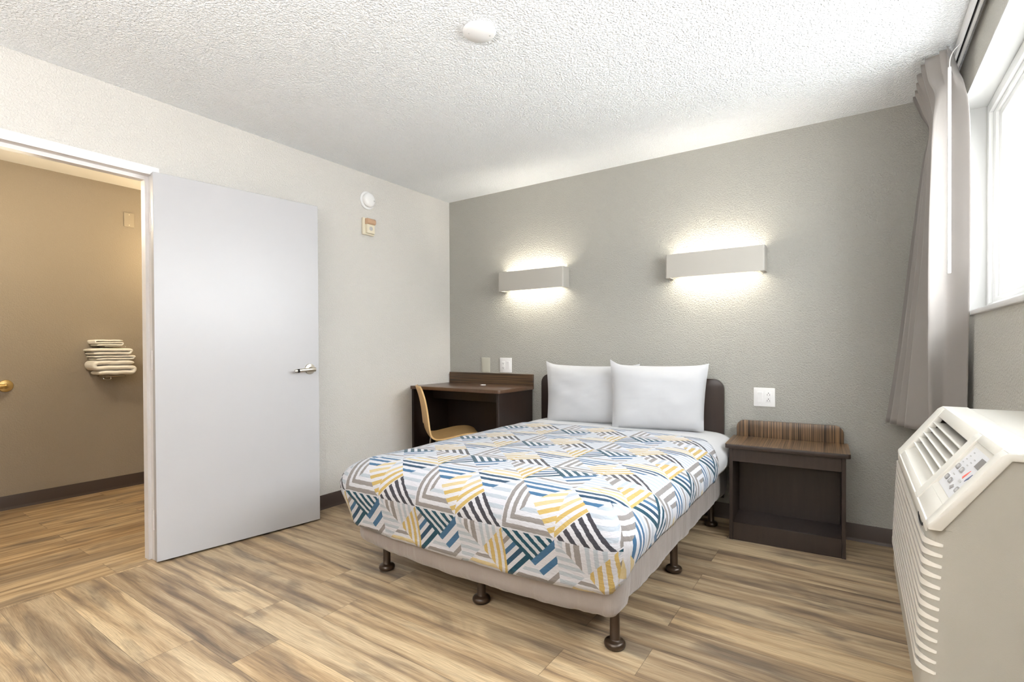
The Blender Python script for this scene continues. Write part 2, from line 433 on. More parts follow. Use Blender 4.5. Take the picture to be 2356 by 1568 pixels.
def catmull(P, n=8, closed=False):
    P = [Vector(p) for p in P]; out = []; m = len(P)
    for i in range(m if closed else m - 1):
        g = lambda k: P[k % m] if closed else P[max(0, min(m - 1, k))]
        p0, p1, p2, p3 = g(i - 1), g(i), g(i + 1), g(i + 2)
        for j in range(n):
            q = j / n
            out.append(.5 * ((2 * p1) + (p2 - p0) * q + (2 * p0 - 5 * p1 + 4 * p2 - p3) * q * q + (3 * p1 - p0 - 3 * p2 + p3) * q ** 3))
    if not closed: out.append(P[-1])
    return out
def rrect(a0, a1, b0, b1, r, n=5, corners=(1, 1, 1, 1)):
    """2D rounded rectangle; corners = (a0b0, a1b0, a1b1, a0b1) rounded or square"""
    out = []
    for (ca, cb, st, on) in ((a0, b0, 180, corners[0]), (a1, b0, 270, corners[1]), (a1, b1, 0, corners[2]), (a0, b1, 90, corners[3])):
        if not on: out.append((ca, cb)); continue
        xa = ca + (r if ca == a0 else -r); xb = cb + (r if cb == b0 else -r)
        for k in range(n + 1):
            an = math.radians(st + 90 * k / n); out.append((xa + r * math.cos(an), xb + r * math.sin(an)))
    return out
def dup(root, loc, label, group=None):
    r = root.copy(); COL.objects.link(r); r.location = loc; r['label'] = label
    for ch in list(root.children):
        c = ch.copy(); COL.objects.link(c); c.parent = r
        for g in ch.children:
            d = g.copy(); COL.objects.link(d); d.parent = c
    return r
from mathutils import noise as MN

# ------------------------------------------------------------------ the setting
HX = -1.84            # vestibule far wall
struct('floor', MB().box(0, WX + .2, YB - .1, .1, -.05, 0), 'floor')
struct('floor_vestibule', MB().box(HX - .1, 0, -4.3, -1.1, -.05, 0), 'floor_hall')
struct('ceiling', MB().box(-.06, WX + .25, YB - .1, .12, H, H + .06), 'ceiling')
struct('ceiling_vestibule', MB().box(HX - .1, -.06, YB - .1, .12, H, H + .06), 'ceiling_plain')
struct('wall_back', MB().box(-.12, WX + .25, 0, .12, 0, H), 'wall_back')
OY0, OY1, OZ = -3.345, -2.345, 2.065      # rough door opening
struct('wall_left', MB().box(-.12, 0, OY1, 0, 0, H).box(-.12, 0, YB, OY0, 0, H).box(-.12, 0, OY0, OY1, OZ, H), 'wall')
WY0, WY1, WZ0, WZ1 = -2.62, -.28, 1.2665, 2.24   # window opening
struct('wall_right', MB().box(WX, WX + .2, WY1, 0, 0, H).box(WX, WX + .2, YB, WY0, 0, H).box(WX, WX + .2, WY0, WY1, 0, WZ0 - .02).box(WX, WX + .2, WY0, WY1, WZ1, H), 'wall_right')
struct('wall_front', MB().box(-.12, WX + .25, YB - .12, YB, 0, H), 'wall')
struct('wall_vestibule_far', MB().box(HX - .1, HX, -4.3, -1.1, 0, H), 'wall_hall')
struct('wall_vestibule_right', MB().box(HX, -.12, -1.3, -1.2, 0, H), 'wall_hall')
struct('wall_vestibule_left', MB().box(HX, -.12, -4.3, -4.2, 0, H), 'wall_hall')

def cove(name, p0, p1, nrm):
    """vinyl cove base from p0 to p1 (2D), nrm = direction into the room"""
    prof = [(.0005, 0), (.013, 0), (.012, .003), (.0065, .012), (.005, .02), (.005, .094), (.003, .098), (.0005, .098)]
    d = Vector((p1[0] - p0[0], p1[1] - p0[1])); L = d.length; d.normalize()
    fn = lambda a, b, t: (p0[0] + d.x * t + nrm[0] * a, p0[1] + d.y * t + nrm[1] * a, b)
    struct(name, MB().prism(prof, fn, 0, L), 'cove')
cove('baseboard_back', (.006, 0), (WX - .006, 0), (0, -1))
cove('baseboard_left', (0, -.006), (0, -2.333), (1, 0))
cove('baseboard_left_front', (0, -3.36), (0, YB), (1, 0))
cove('baseboard_right', (WX, -.006), (WX, YB), (-1, 0))
cove('baseboard_vestibule_far', (HX, -4.19), (HX, -1.306), (1, 0))
cove('baseboard_vestibule_right', (HX + .006, -1.3), (-.13, -1.3), (0, -1))

# painted steel door frame: one stepped profile for jambs and head
def jamb_prof(s):     # s=+1 hinge side: local a = x, b = distance from the opening edge outwards
    return [(.008, .050), (.008, .015), (-.040, .015), (-.040, .0), (-.088, .0), (-.088, .015), (-.128, .015), (-.128, .050)]
JY = -2.385
f = MB()
pts = jamb_prof(1)
f.prism(pts, lambda a, b, d: (a, JY + b, d), 0, 2.031)
f.prism(pts, lambda a, b, d: (a, -3.305 - b, d), 0, 2.031)
hp = [(.008, .050), (.008, .0152), (-.041, .0152), (-.041, .0), (-.087, .0), (-.087, .0152), (-.128, .0152), (-.128, .050)]
f.prism(hp, lambda a, b, d: (a, d, 2.012 + b * 1.26), -3.355, JY + .05)
struct('trim_1', f, 'jamb', smooth=30)

# the white slab door, swung open almost flat against the wall
A = Vector((.065, -2.387, 0)); B = Vector((.191, -1.504, 0)); e = (B - A).normalized(); nrm = Vector((e.y, -e.x, 0))
DW = (B - A).length
dm = Matrix(((e.x, nrm.x, 0, A.x), (e.y, nrm.y, 0, A.y), (0, 0, 1, 0), (0, 0, 0, 1)))
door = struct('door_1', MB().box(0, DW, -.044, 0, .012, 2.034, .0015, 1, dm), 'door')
def dpt(u, n, z): return dm @ Vector((u, n, z))
hz = .987
# lever set
lv = MB()
ux = Vector((e.x, e.y, 0)); nx = Vector((nrm.x, nrm.y, 0))
HU = DW - .062
lv.lathe([(.0, 0), (.033, 0), (.033, .006), (.031, .009), (.014, .012), (.0125, .03), (.0125, .045), (0, .045)], dpt(HU, 0, hz), (ux, Vector((0, 0, 1)), nx), 32)
h = obj('door_handle', lv, 'nickel', door, label='satin nickel lever on a round rose')
path = [dpt(HU + .014, .050, hz - .002), dpt(HU - .01, .052, hz - .002), dpt(HU - .05, .052, hz - .004), dpt(HU - .09, .050, hz - .007), dpt(HU - .118, .047, hz - .010)]
sec = [(math.cos(k * math.pi / 6) * .55, math.sin(k * math.pi / 6)) for k in range(12)]
obj('lever', MB().tube(catmull(path, 5), [.013 - .004 * i / 20 for i in range(21)], sec=sec, up=(0, 0, 1)), 'nickel', h)
obj('lever_band', MB().tube([dpt(HU - .088, .050, hz - .007), dpt(HU - .101, .0485, hz - .0085)], .0112, sec=sec, up=(0, 0, 1)), 'dark', h, label='dark band near the lever tip')
for zz in (1.78, 1.06, .22):
    hg = MB()
    for k in range(5):
        hg.lathe([(0, 0), (.0065, 0), (.0065, .0185), (.0058, .0187), (.0058, .0202), (0, .0202)], (.0175, -2.378, zz - .05 + k * .02), 'z', 14)
    hg.box(-.034, .016, -2.3715, -2.3695, zz - .05, zz + .05)
    obj('hinge', hg, 'jamb', door)

# window: reveal in white, vinyl sliding frame, glass
win = bpy.data.objects.new('window_1', None); COL.objects.link(win); win['kind'] = 'structure'
def rect_frame(mb, x0, x1, y0, y1, z0, z1, wy, wz, bev=.003):
    mb.box(x0, x1, y0, y0 + wy, z0, z1, bev).box(x0, x1, y1 - wy, y1, z0, z1, bev)
    mb.box(x0, x1, y0 + wy, y1 - wy, z0, z0 + wz, bev).box(x0, x1, y0 + wy, y1 - wy, z1 - wz, z1, bev); return mb
rv = MB()
rv.box(WX - .002, 3.66, WY1 - .006, WY1, WZ0, WZ1).box(WX - .002, 3.66, WY0, WY0 + .006, WZ0, WZ1).box(WX - .002, 3.66, WY0, WY1, WZ1 - .006, WZ1)
obj('reveal', rv, 'reveal', win)
obj('window_sill', MB().box(WX - .012, 3.66, WY0 - .0, WY1 + .0, WZ0 - .02, WZ0, .004), 'white_paint', win)
fr = MB(); y0, y1, z0, z1 = WY0 + .006, WY1 - .006, WZ0, WZ1 - .006
rect_frame(fr, 3.565, 3.645, y0, y1, z0, z1, .042, .045)
rect_frame(fr, 3.578, 3.645, y0 + .045, y1 - .045, z0 + .048, z1 - .048, .062, .022)
obj('window_frame', fr, 'vinyl', win)
sx = MB(); rect_frame(sx, 3.588, 3.612, -1.50, y1 - .110, z0 + .071, z1 - .071, .055, .03)
sh = obj('sash', sx, 'vinyl', win)
sx = MB(); rect_frame(sx, 3.616, 3.640, y0 + .110, -1.44, z0 + .071, z1 - .071, .055, .03)
sh2 = obj('sash', sx, 'vinyl', win)
obj('pane', MB().box(3.599, 3.602, -1.445, y1 - .165, z0 + .10, z1 - .10), 'glass', sh)
obj('pane', MB().box(3.627, 3.630, y0 + .165, -1.495, z0 + .10, z1 - .10), 'glass', sh2)
obj('latch', MB().box(3.574, 3.588, -1.50, -1.455, 1.70, 1.78, .003), 'vinyl', sh)

# ------------------------------------------------------------------ curtain track, curtain, wand
tr = thing('curtain_track', 'slim white ceiling curtain track with a dark slot above the window', 'curtain track', (3.4325, -1.5, H))
obj('rail', MB().prism([(3.418, 2.387), (3.4275, 2.387), (3.4275, 2.409), (3.4365, 2.409), (3.4365, 2.387), (3.447, 2.387), (3.447, H - .001), (3.418, H - .001)], lambda a, b, d: (a, d, b), -2.95, -.02), 'white_plastic', tr, smooth=20)
obj('slot', MB().box(3.4276, 3.4364, -2.95, -.02, 2.398, 2.409), 'dark', tr, label='dark slot of the track')

def curtain():
    # plan positions of the cloth at several heights: fold tips (T), valleys (V), near panel (E)
    K = {2.400: ([(3.310, -.110), (3.308, -.190), (3.306, -.285), (3.300, -.385), (3.308, -.478), (3.318, -.536)], 3.398, [(3.344, -.560), (3.374, -.588), (3.360, -.606), (3.384, -.618), (3.380, -.650), (3.412, -.560)]),
         2.310: ([(3.340, -.110), (3.340, -.175), (3.336, -.265), (3.332, -.365), (3.330, -.455), (3.330, -.550)], 3.396, [(3.354, -.566), (3.378, -.590), (3.370, -.604), (3.388, -.612), (3.394, -.640), (3.428, -.580)]),
         2.220: ([(3.372, -.100), (3.368, -.160), (3.364, -.240), (3.360, -.330), (3.352, -.430), (3.347, -.594)], 3.396, [(3.358, -.604), (3.372, -.602), (3.386, -.600), (3.400, -.610), (3.418, -.630), (3.440, -.640)]),
         2.060: ([(3.347, -.090), (3.352, -.140), (3.354, -.200), (3.354, -.290), (3.362, -.430), (3.336, -.622)], 3.394, [(3.346, -.620), (3.362, -.606), (3.386, -.594), (3.410, -.606), (3.434, -.632), (3.454, -.654)]),
         1.600: ([(3.300, -.085), (3.306, -.135), (3.318, -.200), (3.332, -.275), (3.356, -.430), (3.324, -.628)], 3.388, [(3.336, -.625), (3.356, -.606), (3.384, -.590), (3.410, -.604), (3.436, -.634), (3.458, -.660)]),
         1.100: ([(3.252, -.080), (3.258, -.130), (3.276, -.195), (3.293, -.270), (3.350, -.425), (3.322, -.622)], 3.384, [(3.334, -.620), (3.354, -.604), (3.382, -.590), (3.408, -.602), (3.432, -.630), (3.452, -.654)]),
         .700: ([(3.204, -.075), (3.210, -.125), (3.236, -.190), (3.263, -.262), (3.345, -.420), (3.327, -.600)], 3.382, [(3.338, -.602), (3.356, -.592), (3.382, -.582), (3.406, -.596), (3.428, -.622), (3.446, -.645)])}
    ks = sorted(K, reverse=True); paths = []
    for k in ks:
        T, vx, E = K[k]; P = [(3.395, -.03, k)]
        prev = Vector(P[0])
        for i in range(6):
            t = Vector((T[i][0], T[i][1], k)); depth = max(.02, vx - t.x)
            # valley between this tip and the one before
            if i:
                p0 = Vector((T[i - 1][0], T[i - 1][1], k)); v = Vector((vx, (p0.y + t.y) / 2, k))
                P += [p0.lerp(v, .12), p0.lerp(v, .5), p0.lerp(v, .88), v, v.lerp(t, .12), v.lerp(t, .5), v.lerp(t, .88)]
            P.append(t)
        P += [Vector((e[0], e[1], k)) for e in E]
        paths.append([Vector(p) for p in P])
    n = len(paths[0]); cols = [catmull([p[i] for p in paths], 8) for i in range(n)]
    rows = []
    for r in range(len(cols[0])):
        ctrl = [c[r] for c in cols]; z = ctrl[0].z; out = []
        for q in catmull(ctrl, 3):
            near = max(0, min(1, (-.5 - q.y) / .05)); low = max(0, min(1, (1.45 - z) / .35))
            w = MN.noise(Vector((q.x * 9, q.y * 9, z * 4))) * .003 + near * low * MN.noise(Vector((q.x * 24, q.y * 12, z * 16 + 5))) * .006
            zz = z + (.020 * (1 - min(1, abs(q.x - 3.31) / .08)) if r == 0 else 0)
            out.append((min(q.x + w * .5, WX - .004), min(q.y + w, -.006), zz))
        rows.append(out)
    return MB().grid(rows)
cu = obj('curtain', curtain(), 'curtain', smooth=80)
sm = cu.modifiers.new('thickness', 'SOLIDIFY'); sm.thickness = .0022; sm.offset = 0
recentre(cu, (3.36, -.3, .70)); tag(cu, 'grey taupe curtain gathered in folds beside the window, hanging off the ceiling track', 'curtain')
wd = thing('curtain_wand', 'slim white pull wand hanging down the front of the grey curtain', 'wand', (3.390, -.676, 1.425))
obj('rod', MB().lathe([(0, 0), (.0062, .0), (.0068, .004), (.0062, .86), (.0055, .872), (0, .874)], (3.386, -.676, 1.425), 'z', 14), 'white_plastic', wd)
obj('hook', MB().tube(catmull([(3.386, -.676, 2.296), (3.388, -.676, 2.33), (3.398, -.674, 2.36), (3.414, -.672, 2.38), (3.431, -.67, 2.40)], 5), .0018, 8), 'white_plastic', wd)

# ------------------------------------------------------------------ wall sconces
def sconce(x0, x1, label):
    z0, z1, yf = 1.578, 1.735, -.10
    t = thing('wall_sconce', label, 'wall light', ((x0 + x1) / 2, 0, (z0 + z1) / 2), group='white box sconces above the bed wall')
    out = rrect(x0, x1, yf, -.001, .012, 4, (1, 1, 0, 0)); inn = rrect(x0 + .003, x1 - .003, yf + .003, -.001, .010, 4, (1, 1, 0, 0))
    b = bmesh.new()
    ro = [(b.verts.new((p[0], p[1], z0)), b.verts.new((p[0], p[1], z1))) for p in out]
    ri = [(b.verts.new((p[0], p[1], z0)), b.verts.new((p[0], p[1], z1))) for p in inn]
    n = len(out)
    # open at the wall: skip the edge between the two wall-side corners (last two points)
    for i in range(n):
        j = (i + 1) % n
        if i == n - 2: continue
        b.faces.new((ro[i][0], ro[j][0], ro[j][1], ro[i][1])); b.faces.new((ri[i][1], ri[j][1], ri[j][0], ri[i][0]))
        for k in (0, 1): b.faces.new((ro[i][k], ri[i][k], ri[j][k], ro[j][k]))
    for i in (n - 2, n - 1): b.faces.new((ro[i][0], ro[i][1], ri[i][1], ri[i][0]))
    bmesh.ops.recalc_face_normals(b, faces=b.faces)
    m = MB(); m.merge(b)
    # small return lips at the ends
    for xx in (x0, x1 - .03): m.box(xx + .002, xx + .028, yf + .004, -.002, z0 + .001, z0 + .003).box(xx + .002, xx + .028, yf + .004, -.002, z1 - .003, z1 - .001)
    obj('shade', m, 'sconce', t, smooth=30)
    obj('back_plate', MB().box(x0 + .02, x1 - .02, -.022, -.0005, z0 + .03, z1 - .03, .002), 'white_paint', t)
    obj('lamp_tube', MB().lathe([(0, 0), (.020, 0), (.020, x1 - x0 - .12), (0, x1 - x0 - .12)], (x0 + .06, -.060, (z0 + z1) / 2), 'x', 14), 'tube', t, label='glowing tube inside the shade')
    obj('socket', MB().box(x0 + .045, x0 + .0615, -.082, -.02, 1.635, 1.679), 'white_paint', t)
    obj('socket', MB().box(x1 - .0615, x1 - .045, -.082, -.02, 1.635, 1.679), 'white_paint', t)
sconce(.613, 1.222, 'white box wall sconce above the desk, left of the pair')
sconce(2.000, 2.603, 'white box wall sconce above the pillows, right of the pair')

# ------------------------------------------------------------------ electrical plates
def plate_base(x0, x1, z0, z1): return MB().prism(rrect(x0, x1, z0, z1, .004, 3), lambda a, b, d: (a, d, b), -.0065, -.0005, .0018, 2)
def receptacle(cx, cz, parent, flip=False, mat='white_plastic'):
    o = obj('receptacle', MB().box(cx - .0165, cx + .0165, -.0085, -.006, cz - .033, cz + .033, .0012), mat, parent)
    for s in (-1, 1):
        zc = cz + s * .0185; g = -1 if flip else 1
        for sx in (-1, 1): obj('plug_slot', MB().box(cx + sx * .0067 - .0011, cx + sx * .0067 + .0011, -.0089, -.0084, zc - .006, zc + .002), 'dark', o)
        obj('ground_hole', MB().lathe([(0, 0), (.0027, 0), (.0027, .0005), (0, .0005)], (cx, -.0084, zc + g * .0085), '-y', 12), 'dark', o)
def rocker(cx, cz, parent, mat='white_plastic'):
    o = obj('rocker_frame', MB().box(cx - .0165, cx + .0165, -.0078, -.006, cz - .033, cz + .033, .001), mat, parent)
    m = MB().prism([(-.031, -.0078), (.031, -.0078), (.031, -.0125), (0, -.0095), (-.031, -.0085)], lambda a, b, d: (d, b, cz + a), cx - .0135, cx + .0135)
    obj('switch_rocker', m, mat, o)
def screws(par, xs, z0, z1):
    for x in xs:
        for z in (z0, z1): obj('screw', MB().lathe([(0, 0), (.0028, 0), (.0024, .0008), (0, .001)], (x, -.0064, z), '-y', 10), 'white_plastic', par)
t = thing('blank_wall_plate', 'blank wall-coloured cover plate above the left of the desk', 'wall plate', (.41, 0, .966))
obj('plate', plate_base(.365, .455, .904, 1.030), plain('plate_paint', rgb(190, 187, 173), .5, .3), t)
t = thing('outlet_plate', 'white double wall plate with outlet and switch just above the desk back', 'wall plate', (.622, 0, .968))
obj('plate', plate_base(.562, .682, .906, 1.030), 'white_plastic', t)
receptacle(.598, .968, t, True); rocker(.646, .968, t)
screws(t, (.598, .646), .918, 1.018)
t = thing('outlet_plate', 'white double wall plate with switch and outlet above the nightstand', 'wall plate', (2.587, 0, .799))
obj('plate', plate_base(2.527, 2.647, .741, .858), 'white_plastic', t)
rocker(2.563, .799, t); receptacle(2.611, .799, t)
screws(t, (2.563, 2.611), .751, .848)

# ------------------------------------------------------------------ detectors on the left wall, plate on the ceiling
t = thing('smoke_detector', 'round white smoke detector high on the left wall', 'smoke detector', (0, -.945, 2.233))
obj('base', MB().lathe([(0, .0005), (.066, .0005), (.068, .004), (.066, .010), (.054, .012), (0, .012)], (0, -.945, 2.233), 'x', 40), 'white_plastic', t)
obj('cover', MB().lathe([(0, .011), (.050, .011), (.050, .020), (.053, .022), (.053, .032), (.048, .040), (.036, .047), (.018, .050), (0, .051)], (0, -.945, 2.233), 'x', 40), 'white_plastic', t)
obj('test_button', MB().lathe([(0, 0), (.007, 0), (.0065, .002), (0, .0025)], (.0465, -.914, 2.228), 'x', 16), 'midgrey', t, label='grey test button')
t = thing('alarm_strobe', 'cream alarm strobe box with amber lens below the smoke detector', 'alarm strobe', (0, -.945, 2.033))
obj('back_box', MB().box(.0005, .022, -.998, -.892, 1.970, 2.096, .005, 3), 'almond_plastic', t)
st_ = obj('sounder', MB().box(.021, .044, -.978, -.905, 1.980, 2.062, .004, 3), 'almond_plastic', t)
obj('speaker_dot', MB().lathe([(0, 0), (.016, 0), (.0155, .0015), (0, .0015)], (.0435, -.942, 2.016), 'x', 20), 'midgrey', st_, label='round grey grille')
obj('strobe_lens', MB().prism([(.021, 2.046), (.050, 2.046), (.060, 2.056), (.060, 2.078), (.050, 2.090), (.021, 2.090)], lambda a, b, d: (a, d, b), -.982, -.905, .004, 2), 'lens', t, label='clear amber strobe lens')
t = thing('ceiling_cover_plate', 'round white blank cover plate on the textured ceiling', 'cover plate', (1.766, -1.834, H))
obj('disc', MB().lathe([(0, .001), (.068, .001), (.069, .004), (.066, .012), (.060, .017), (0, .018)], (1.766, -1.834, H), '-z', 48), 'white_plastic', t)
for sx, sy in ((1.735, -1.865), (1.797, -1.803)): obj('screw', MB().lathe([(0, 0), (.0035, 0), (.003, .0012), (0, .0015)], (sx, sy, H - .0175), '-z', 10), 'midgrey', t)
# ------------------------------------------------------------------ vestibule: blank plate, towels on a rack, grab bar
t = thing('vestibule_wall_plate', 'cream blank wall plate high in the vestibule, beside the door jamb', 'wall plate', (HX, -1.842, 2.17))
obj('plate', MB().prism(rrect(-1.878, -1.806, 2.113, 2.228, .004, 3), lambda a, b, d: (d, a, b), HX + .0005, HX + .007, .002, 2), plain('painted_plate', rgb(168, 157, 140), .5, .3), t)
for z in (2.128, 2.213): obj('screw', MB().lathe([(0, 0), (.004, 0), (.0032, .001), (0, .0012)], (HX + .007, -1.842, z), 'x', 10), 'almond_plastic', t)
t = thing('grab_bar', 'brass grab bar on the vestibule wall at the left edge', 'grab bar', (HX, -2.90, .868))
obj('flange', MB().lathe([(0, .0005), (.040, .0005), (.042, .004), (.039, .010), (.030, .013), (0, .013)], (HX, -2.583, .866), 'x', 36), 'brass', t)
obj('flange', MB().lathe([(0, .0005), (.040, .0005), (.042, .004), (.039, .010), (.030, .013), (0, .013)], (HX, -3.25, .866), 'x', 36), 'brass', t)
obj('bar', MB().tube(catmull([(HX + .010, -2.583, .866), (HX + .030, -2.585, .866), (HX + .048, -2.600, .866), (HX + .055, -2.630, .866), (HX + .055, -2.9, .866), (HX + .055, -3.2, .866), (HX + .048, -3.232, .866), (HX + .030, -3.247, .866), (HX + .010, -3.25, .866)], 6), .0165, 16), 'brass', t)

rk = thing('towel_rack', 'thin wire towel rack holding folded towels on the vestibule wall', 'towel rack', (HX, -1.995, 1.02))
for z in (1.141, .912):
    rr_ = MB()
    for yy in (-2.062, -1.932):
        rr_.tube(catmull([(HX + .003, yy, z + .02), (HX + .004, yy, z), (HX + .02, yy, z - .003), (HX + .15, yy, z - .003), (HX + .17, yy, z + .002)], 5), .0028, 8)
    for xx in (HX + .05, HX + .10, HX + .165): rr_.tube([(xx, -2.066, z - .003), (xx, -1.928, z - .003)], .0028, 8)
    obj('wire_shelf', rr_, 'chrome', rk)
obj('hook', MB().tube(catmull([(HX + .16, -2.075, .912), (HX + .17, -2.074, .893), (HX + .17, -2.052, .884), (HX + .17, -2.030, .890), (HX + .165, -2.028, .905)], 6), .0024, 8), 'chrome', rk)
obj('wall_bracket', MB().box(HX + .0005, HX + .006, -2.01, -1.98, .93, 1.13, .001), 'chrome', rk)
def towel(label, z0, layers, ya, yb, depth, th, seed):
    """a towel folded to and fro: one ribbon in the y-z plane swept along x"""
    rnd = random.Random(seed); mid = (ya + yb) / 2
    pts = []
    for i in range(layers):
        z = z0 + th * (.5 + i * .98)
        f = 1 - .10 * abs(i - layers + 1) / max(1, layers - 1)
        a, b = mid + (ya - mid) * f, mid + (yb - mid) * f
        l = [(a + th * .3, z), (a * .7 + b * .3, z + th * .12), (mid, z + th * .05), (a * .3 + b * .7, z + th * .1), (b - th * .3, z)]
        if i % 2: l = l[::-1]
        pts += l
        if i < layers - 1: pts.append((((b + th * .10) if i % 2 == 0 else (a - th * .10)), z + th * .49))
    cl = catmull([(0, p[0], p[1]) for p in pts], 5)
    x0, x1 = HX + .012, HX + .012 + depth
    m = MB(); NX = 9
    lay = []
    for side in (0, 1):
        rows = []
        for j, p in enumerate(cl):
            d = (cl[min(j + 1, len(cl) - 1)] - cl[max(0, j - 1)]).normalized(); nv = Vector((0, -d.z, d.y)) * (th * .46 if side == 0 else -th * .46)
            endk = min(j, len(cl) - 1 - j); nv *= min(1, .45 + endk * .25)
            row = []
            for k in range(NX):
                q = k / (NX - 1); xx = x0 + (x1 - x0) * q
                rf = 1.0 if k < NX - 1 else .55
                w = MN.noise(Vector((xx * 14, p.y * 14, p.z * 20 + seed))) * .004
                row.append((xx + MN.noise(Vector((seed, p.y * 9, p.z * 12))) * .006 * q, p.y + nv.y * rf + w, p.z + nv.z * rf + w * .5))
            rows.append(row)
        lay.append(rows)
    b = bmesh.new()
    V = [[[b.verts.new(q) for q in r] for r in rows] for rows in lay]
    nj = len(cl)
    for j in range(nj - 1):
        for k in range(NX - 1):
            b.faces.new((V[0][j][k], V[0][j][k + 1], V[0][j + 1][k + 1], V[0][j + 1][k])); b.faces.new((V[1][j][k], V[1][j + 1][k], V[1][j + 1][k + 1], V[1][j][k + 1]))
        for k in (0, NX - 1): b.faces.new((V[0][j][k], V[0][j + 1][k], V[1][j + 1][k], V[1][j][k]))
    for j in (0, nj - 1):
        for k in range(NX - 1): b.faces.new((V[0][j][k], V[1][j][k], V[1][j][k + 1], V[0][j][k + 1]))
    bmesh.ops.recalc_face_normals(b, faces=b.faces)
    m.merge(b); o = obj('folded_towel', m, 'towel', smooth=75)
    recentre(o, ((x0 + x1) / 2, mid, z0)); tag(o, label, 'towel', 'folded white towels on the vestibule rack')
    s_ = o.modifiers.new('soft', 'SUBSURF'); s_.levels = 1; s_.render_levels = 1
towel('thick rolled white towel at the bottom of the rack stack', .917, 3, -2.135, -1.87, .19, .039, 3)
towel('thin white towel between the thick bottom towel and the wide one', 1.034, 2, -2.145, -1.875, .19, .0185, 8)
towel('wide white towel topping the lower stack, under the wire shelf', 1.0725, 2, -2.165, -1.895, .19, .026, 11)
towel('small white washcloth alone on the upper wire shelf', 1.1425, 3, -2.125, -1.945, .17, .0165, 15)

# ------------------------------------------------------------------ bed
BX0, BX1, BY0, BYB = .985, 2.385, -1.875, -.055
bed = thing('box_spring_base', 'taupe covered box spring on bronze metal legs under the patterned bed', 'bed base', (1.685, -.96, 0))
def skirt():
    z0, z1 = .168, .43; rows = []
    outl = catmull([(p[0], p[1], 0) for p in rrect(.990, 2.384, -1.862, -.06, .055, 5)], 1, True)
    # resample the outline finely
    P = []
    n = len(outl)
    for i in range(n):
        a, b = outl[i], outl[(i + 1) % n]; L = (b - a).length; k = max(1, int(L / .018))
        for j in range(k): P.append(a.lerp(b, j / k))
    cx, cy = 1.687, -.96
    per = 0; S_ = []
    for i, p in enumerate(P):
        per += (P[i] - P[i - 1]).length if i else 0; S_.append(per)
    for r, (z, off) in enumerate([(z0 + .004, -.16), (z0, -.07), (z0 + .003, -.035), (z0 + .010, -.016), (z0 + .024, -.005), (z0 + .045, .0), (.25, .002), (.29, .002), (.33, .0), (.37, -.003), (z1, -.008)]):
        row = []
        for i, p in enumerate(P):
            q, t2 = P[i - 1], P[(i + 1) % len(P)]; d = (t2 - q).normalized(); nv = Vector((d.y, -d.x, 0))
            s_ = S_[i]; corner = math.exp(-((p.x - 2.36) ** 2 + (p.y + 1.84) ** 2) / .05) + math.exp(-((p.x - 1.0) ** 2 + (p.y + 1.84) ** 2) / .03) + .6 * math.exp(-((p.x - 2.36) ** 2 + (p.y + .1) ** 2) / .05)
            w = MN.noise(Vector((s_ * 9 + z * 1.5, z * 3, 2))) * .008 + MN.noise(Vector((s_ * 26 + z * 6, z * 2.5, 7))) * .009 * min(1, .4 + corner) + MN.noise(Vector((s_ * 55 + z * 7, z * 2, 9))) * .005 * min(1, .15 + corner)
            fr_w = max(0, min(1, (-1.70 - p.y) / .14)); ux_ = max(0, min(1, (p.x - .99) / 1.394))
            sag = (-.012 - .034 * math.sin(math.pi * ux_) ** .8) * fr_w + .012 * (1 - fr_w)
            zz = z + ((MN.noise(Vector((s_ * 5, 1, 4))) * .006 + sag) if r in (0, 1, 2, 3, 4, 5) else 0)
            row.append((p.x + nv.x * (off + w), p.y + nv.y * (off + w), zz))
        rows.append(row)
    m = MB().grid(rows, closed=True)
    m.bm.verts.ensure_lookup_table(); L = len(P)
    m.bm.faces.new([m.bm.verts[i] for i in range(L)][::-1]); m.bm.faces.new([m.bm.verts[len(rows) * L - L + i] for i in range(L)])
    return m
obj('box_cover', skirt(), 'skirt', bed, smooth=70)
leg_prof = [(0, 0), (.030, 0), (.037, .004), (.0405, .013), (.038, .022), (.030, .028), (.0215, .030), (.0185, .034), (.0178, .172), (0, .172)]
for lx, ly in ((2.317, -1.742), (1.099, -1.757), (1.698, -1.752), (2.312, -.980), (2.313, -.200), (1.10, -.98), (1.10, -.20), (1.70, -.98)):
    obj('leg', MB().lathe(leg_prof, (lx, ly, 0), 'z', 26), 'leg_metal', bed)

mt = obj('mattress', MB().box(1.0, 2.37, -1.855, -.06, .432, .546, .045, 4), 'sheet')
recentre(mt, (1.685, -.96, .432)); tag(mt, 'white mattress hidden between the coverlet and the box spring', 'mattress')

def profile(puff=1.0, dz=0.0, inset=0.0):
    P = catmull([(-.14, .570 + dz, 0), (-.10, .568 + dz, 0), (-.05, .561 + dz, 0), (-.005, .543 + dz, 0), (.032 * puff, .510 + dz, 0), (.053 * puff, .468, 0), (.055 * puff, .425, 0),
                 (.042 * puff, .375, 0), (.027, .325, 0), (.016, .275, 0), (.012, .235, 0), (.010, .195, 0)], 10)
    acc = [0.0]
    for a, b in zip(P, P[1:]): acc.append(acc[-1] + (b - a).length)
    def at(d):
        d = max(0, min(d, acc[-1] - 1e-6))
        lo = 0
        while acc[lo + 1] < d: lo += 1
        t_ = (d - acc[lo]) / (acc[lo + 1] - acc[lo]); q = P[lo].lerp(P[lo + 1], t_); return q.x - inset, q.y
    def arc_at_z(z):
        for i in range(len(P) - 1):
            if P[i].y >= z >= P[i + 1].y and P[i].x > 0: return acc[i] + (P[i].y - z) / max(1e-9, P[i].y - P[i + 1].y) * (acc[i + 1] - acc[i])
        return acc[-1]
    return at, arc_at_z

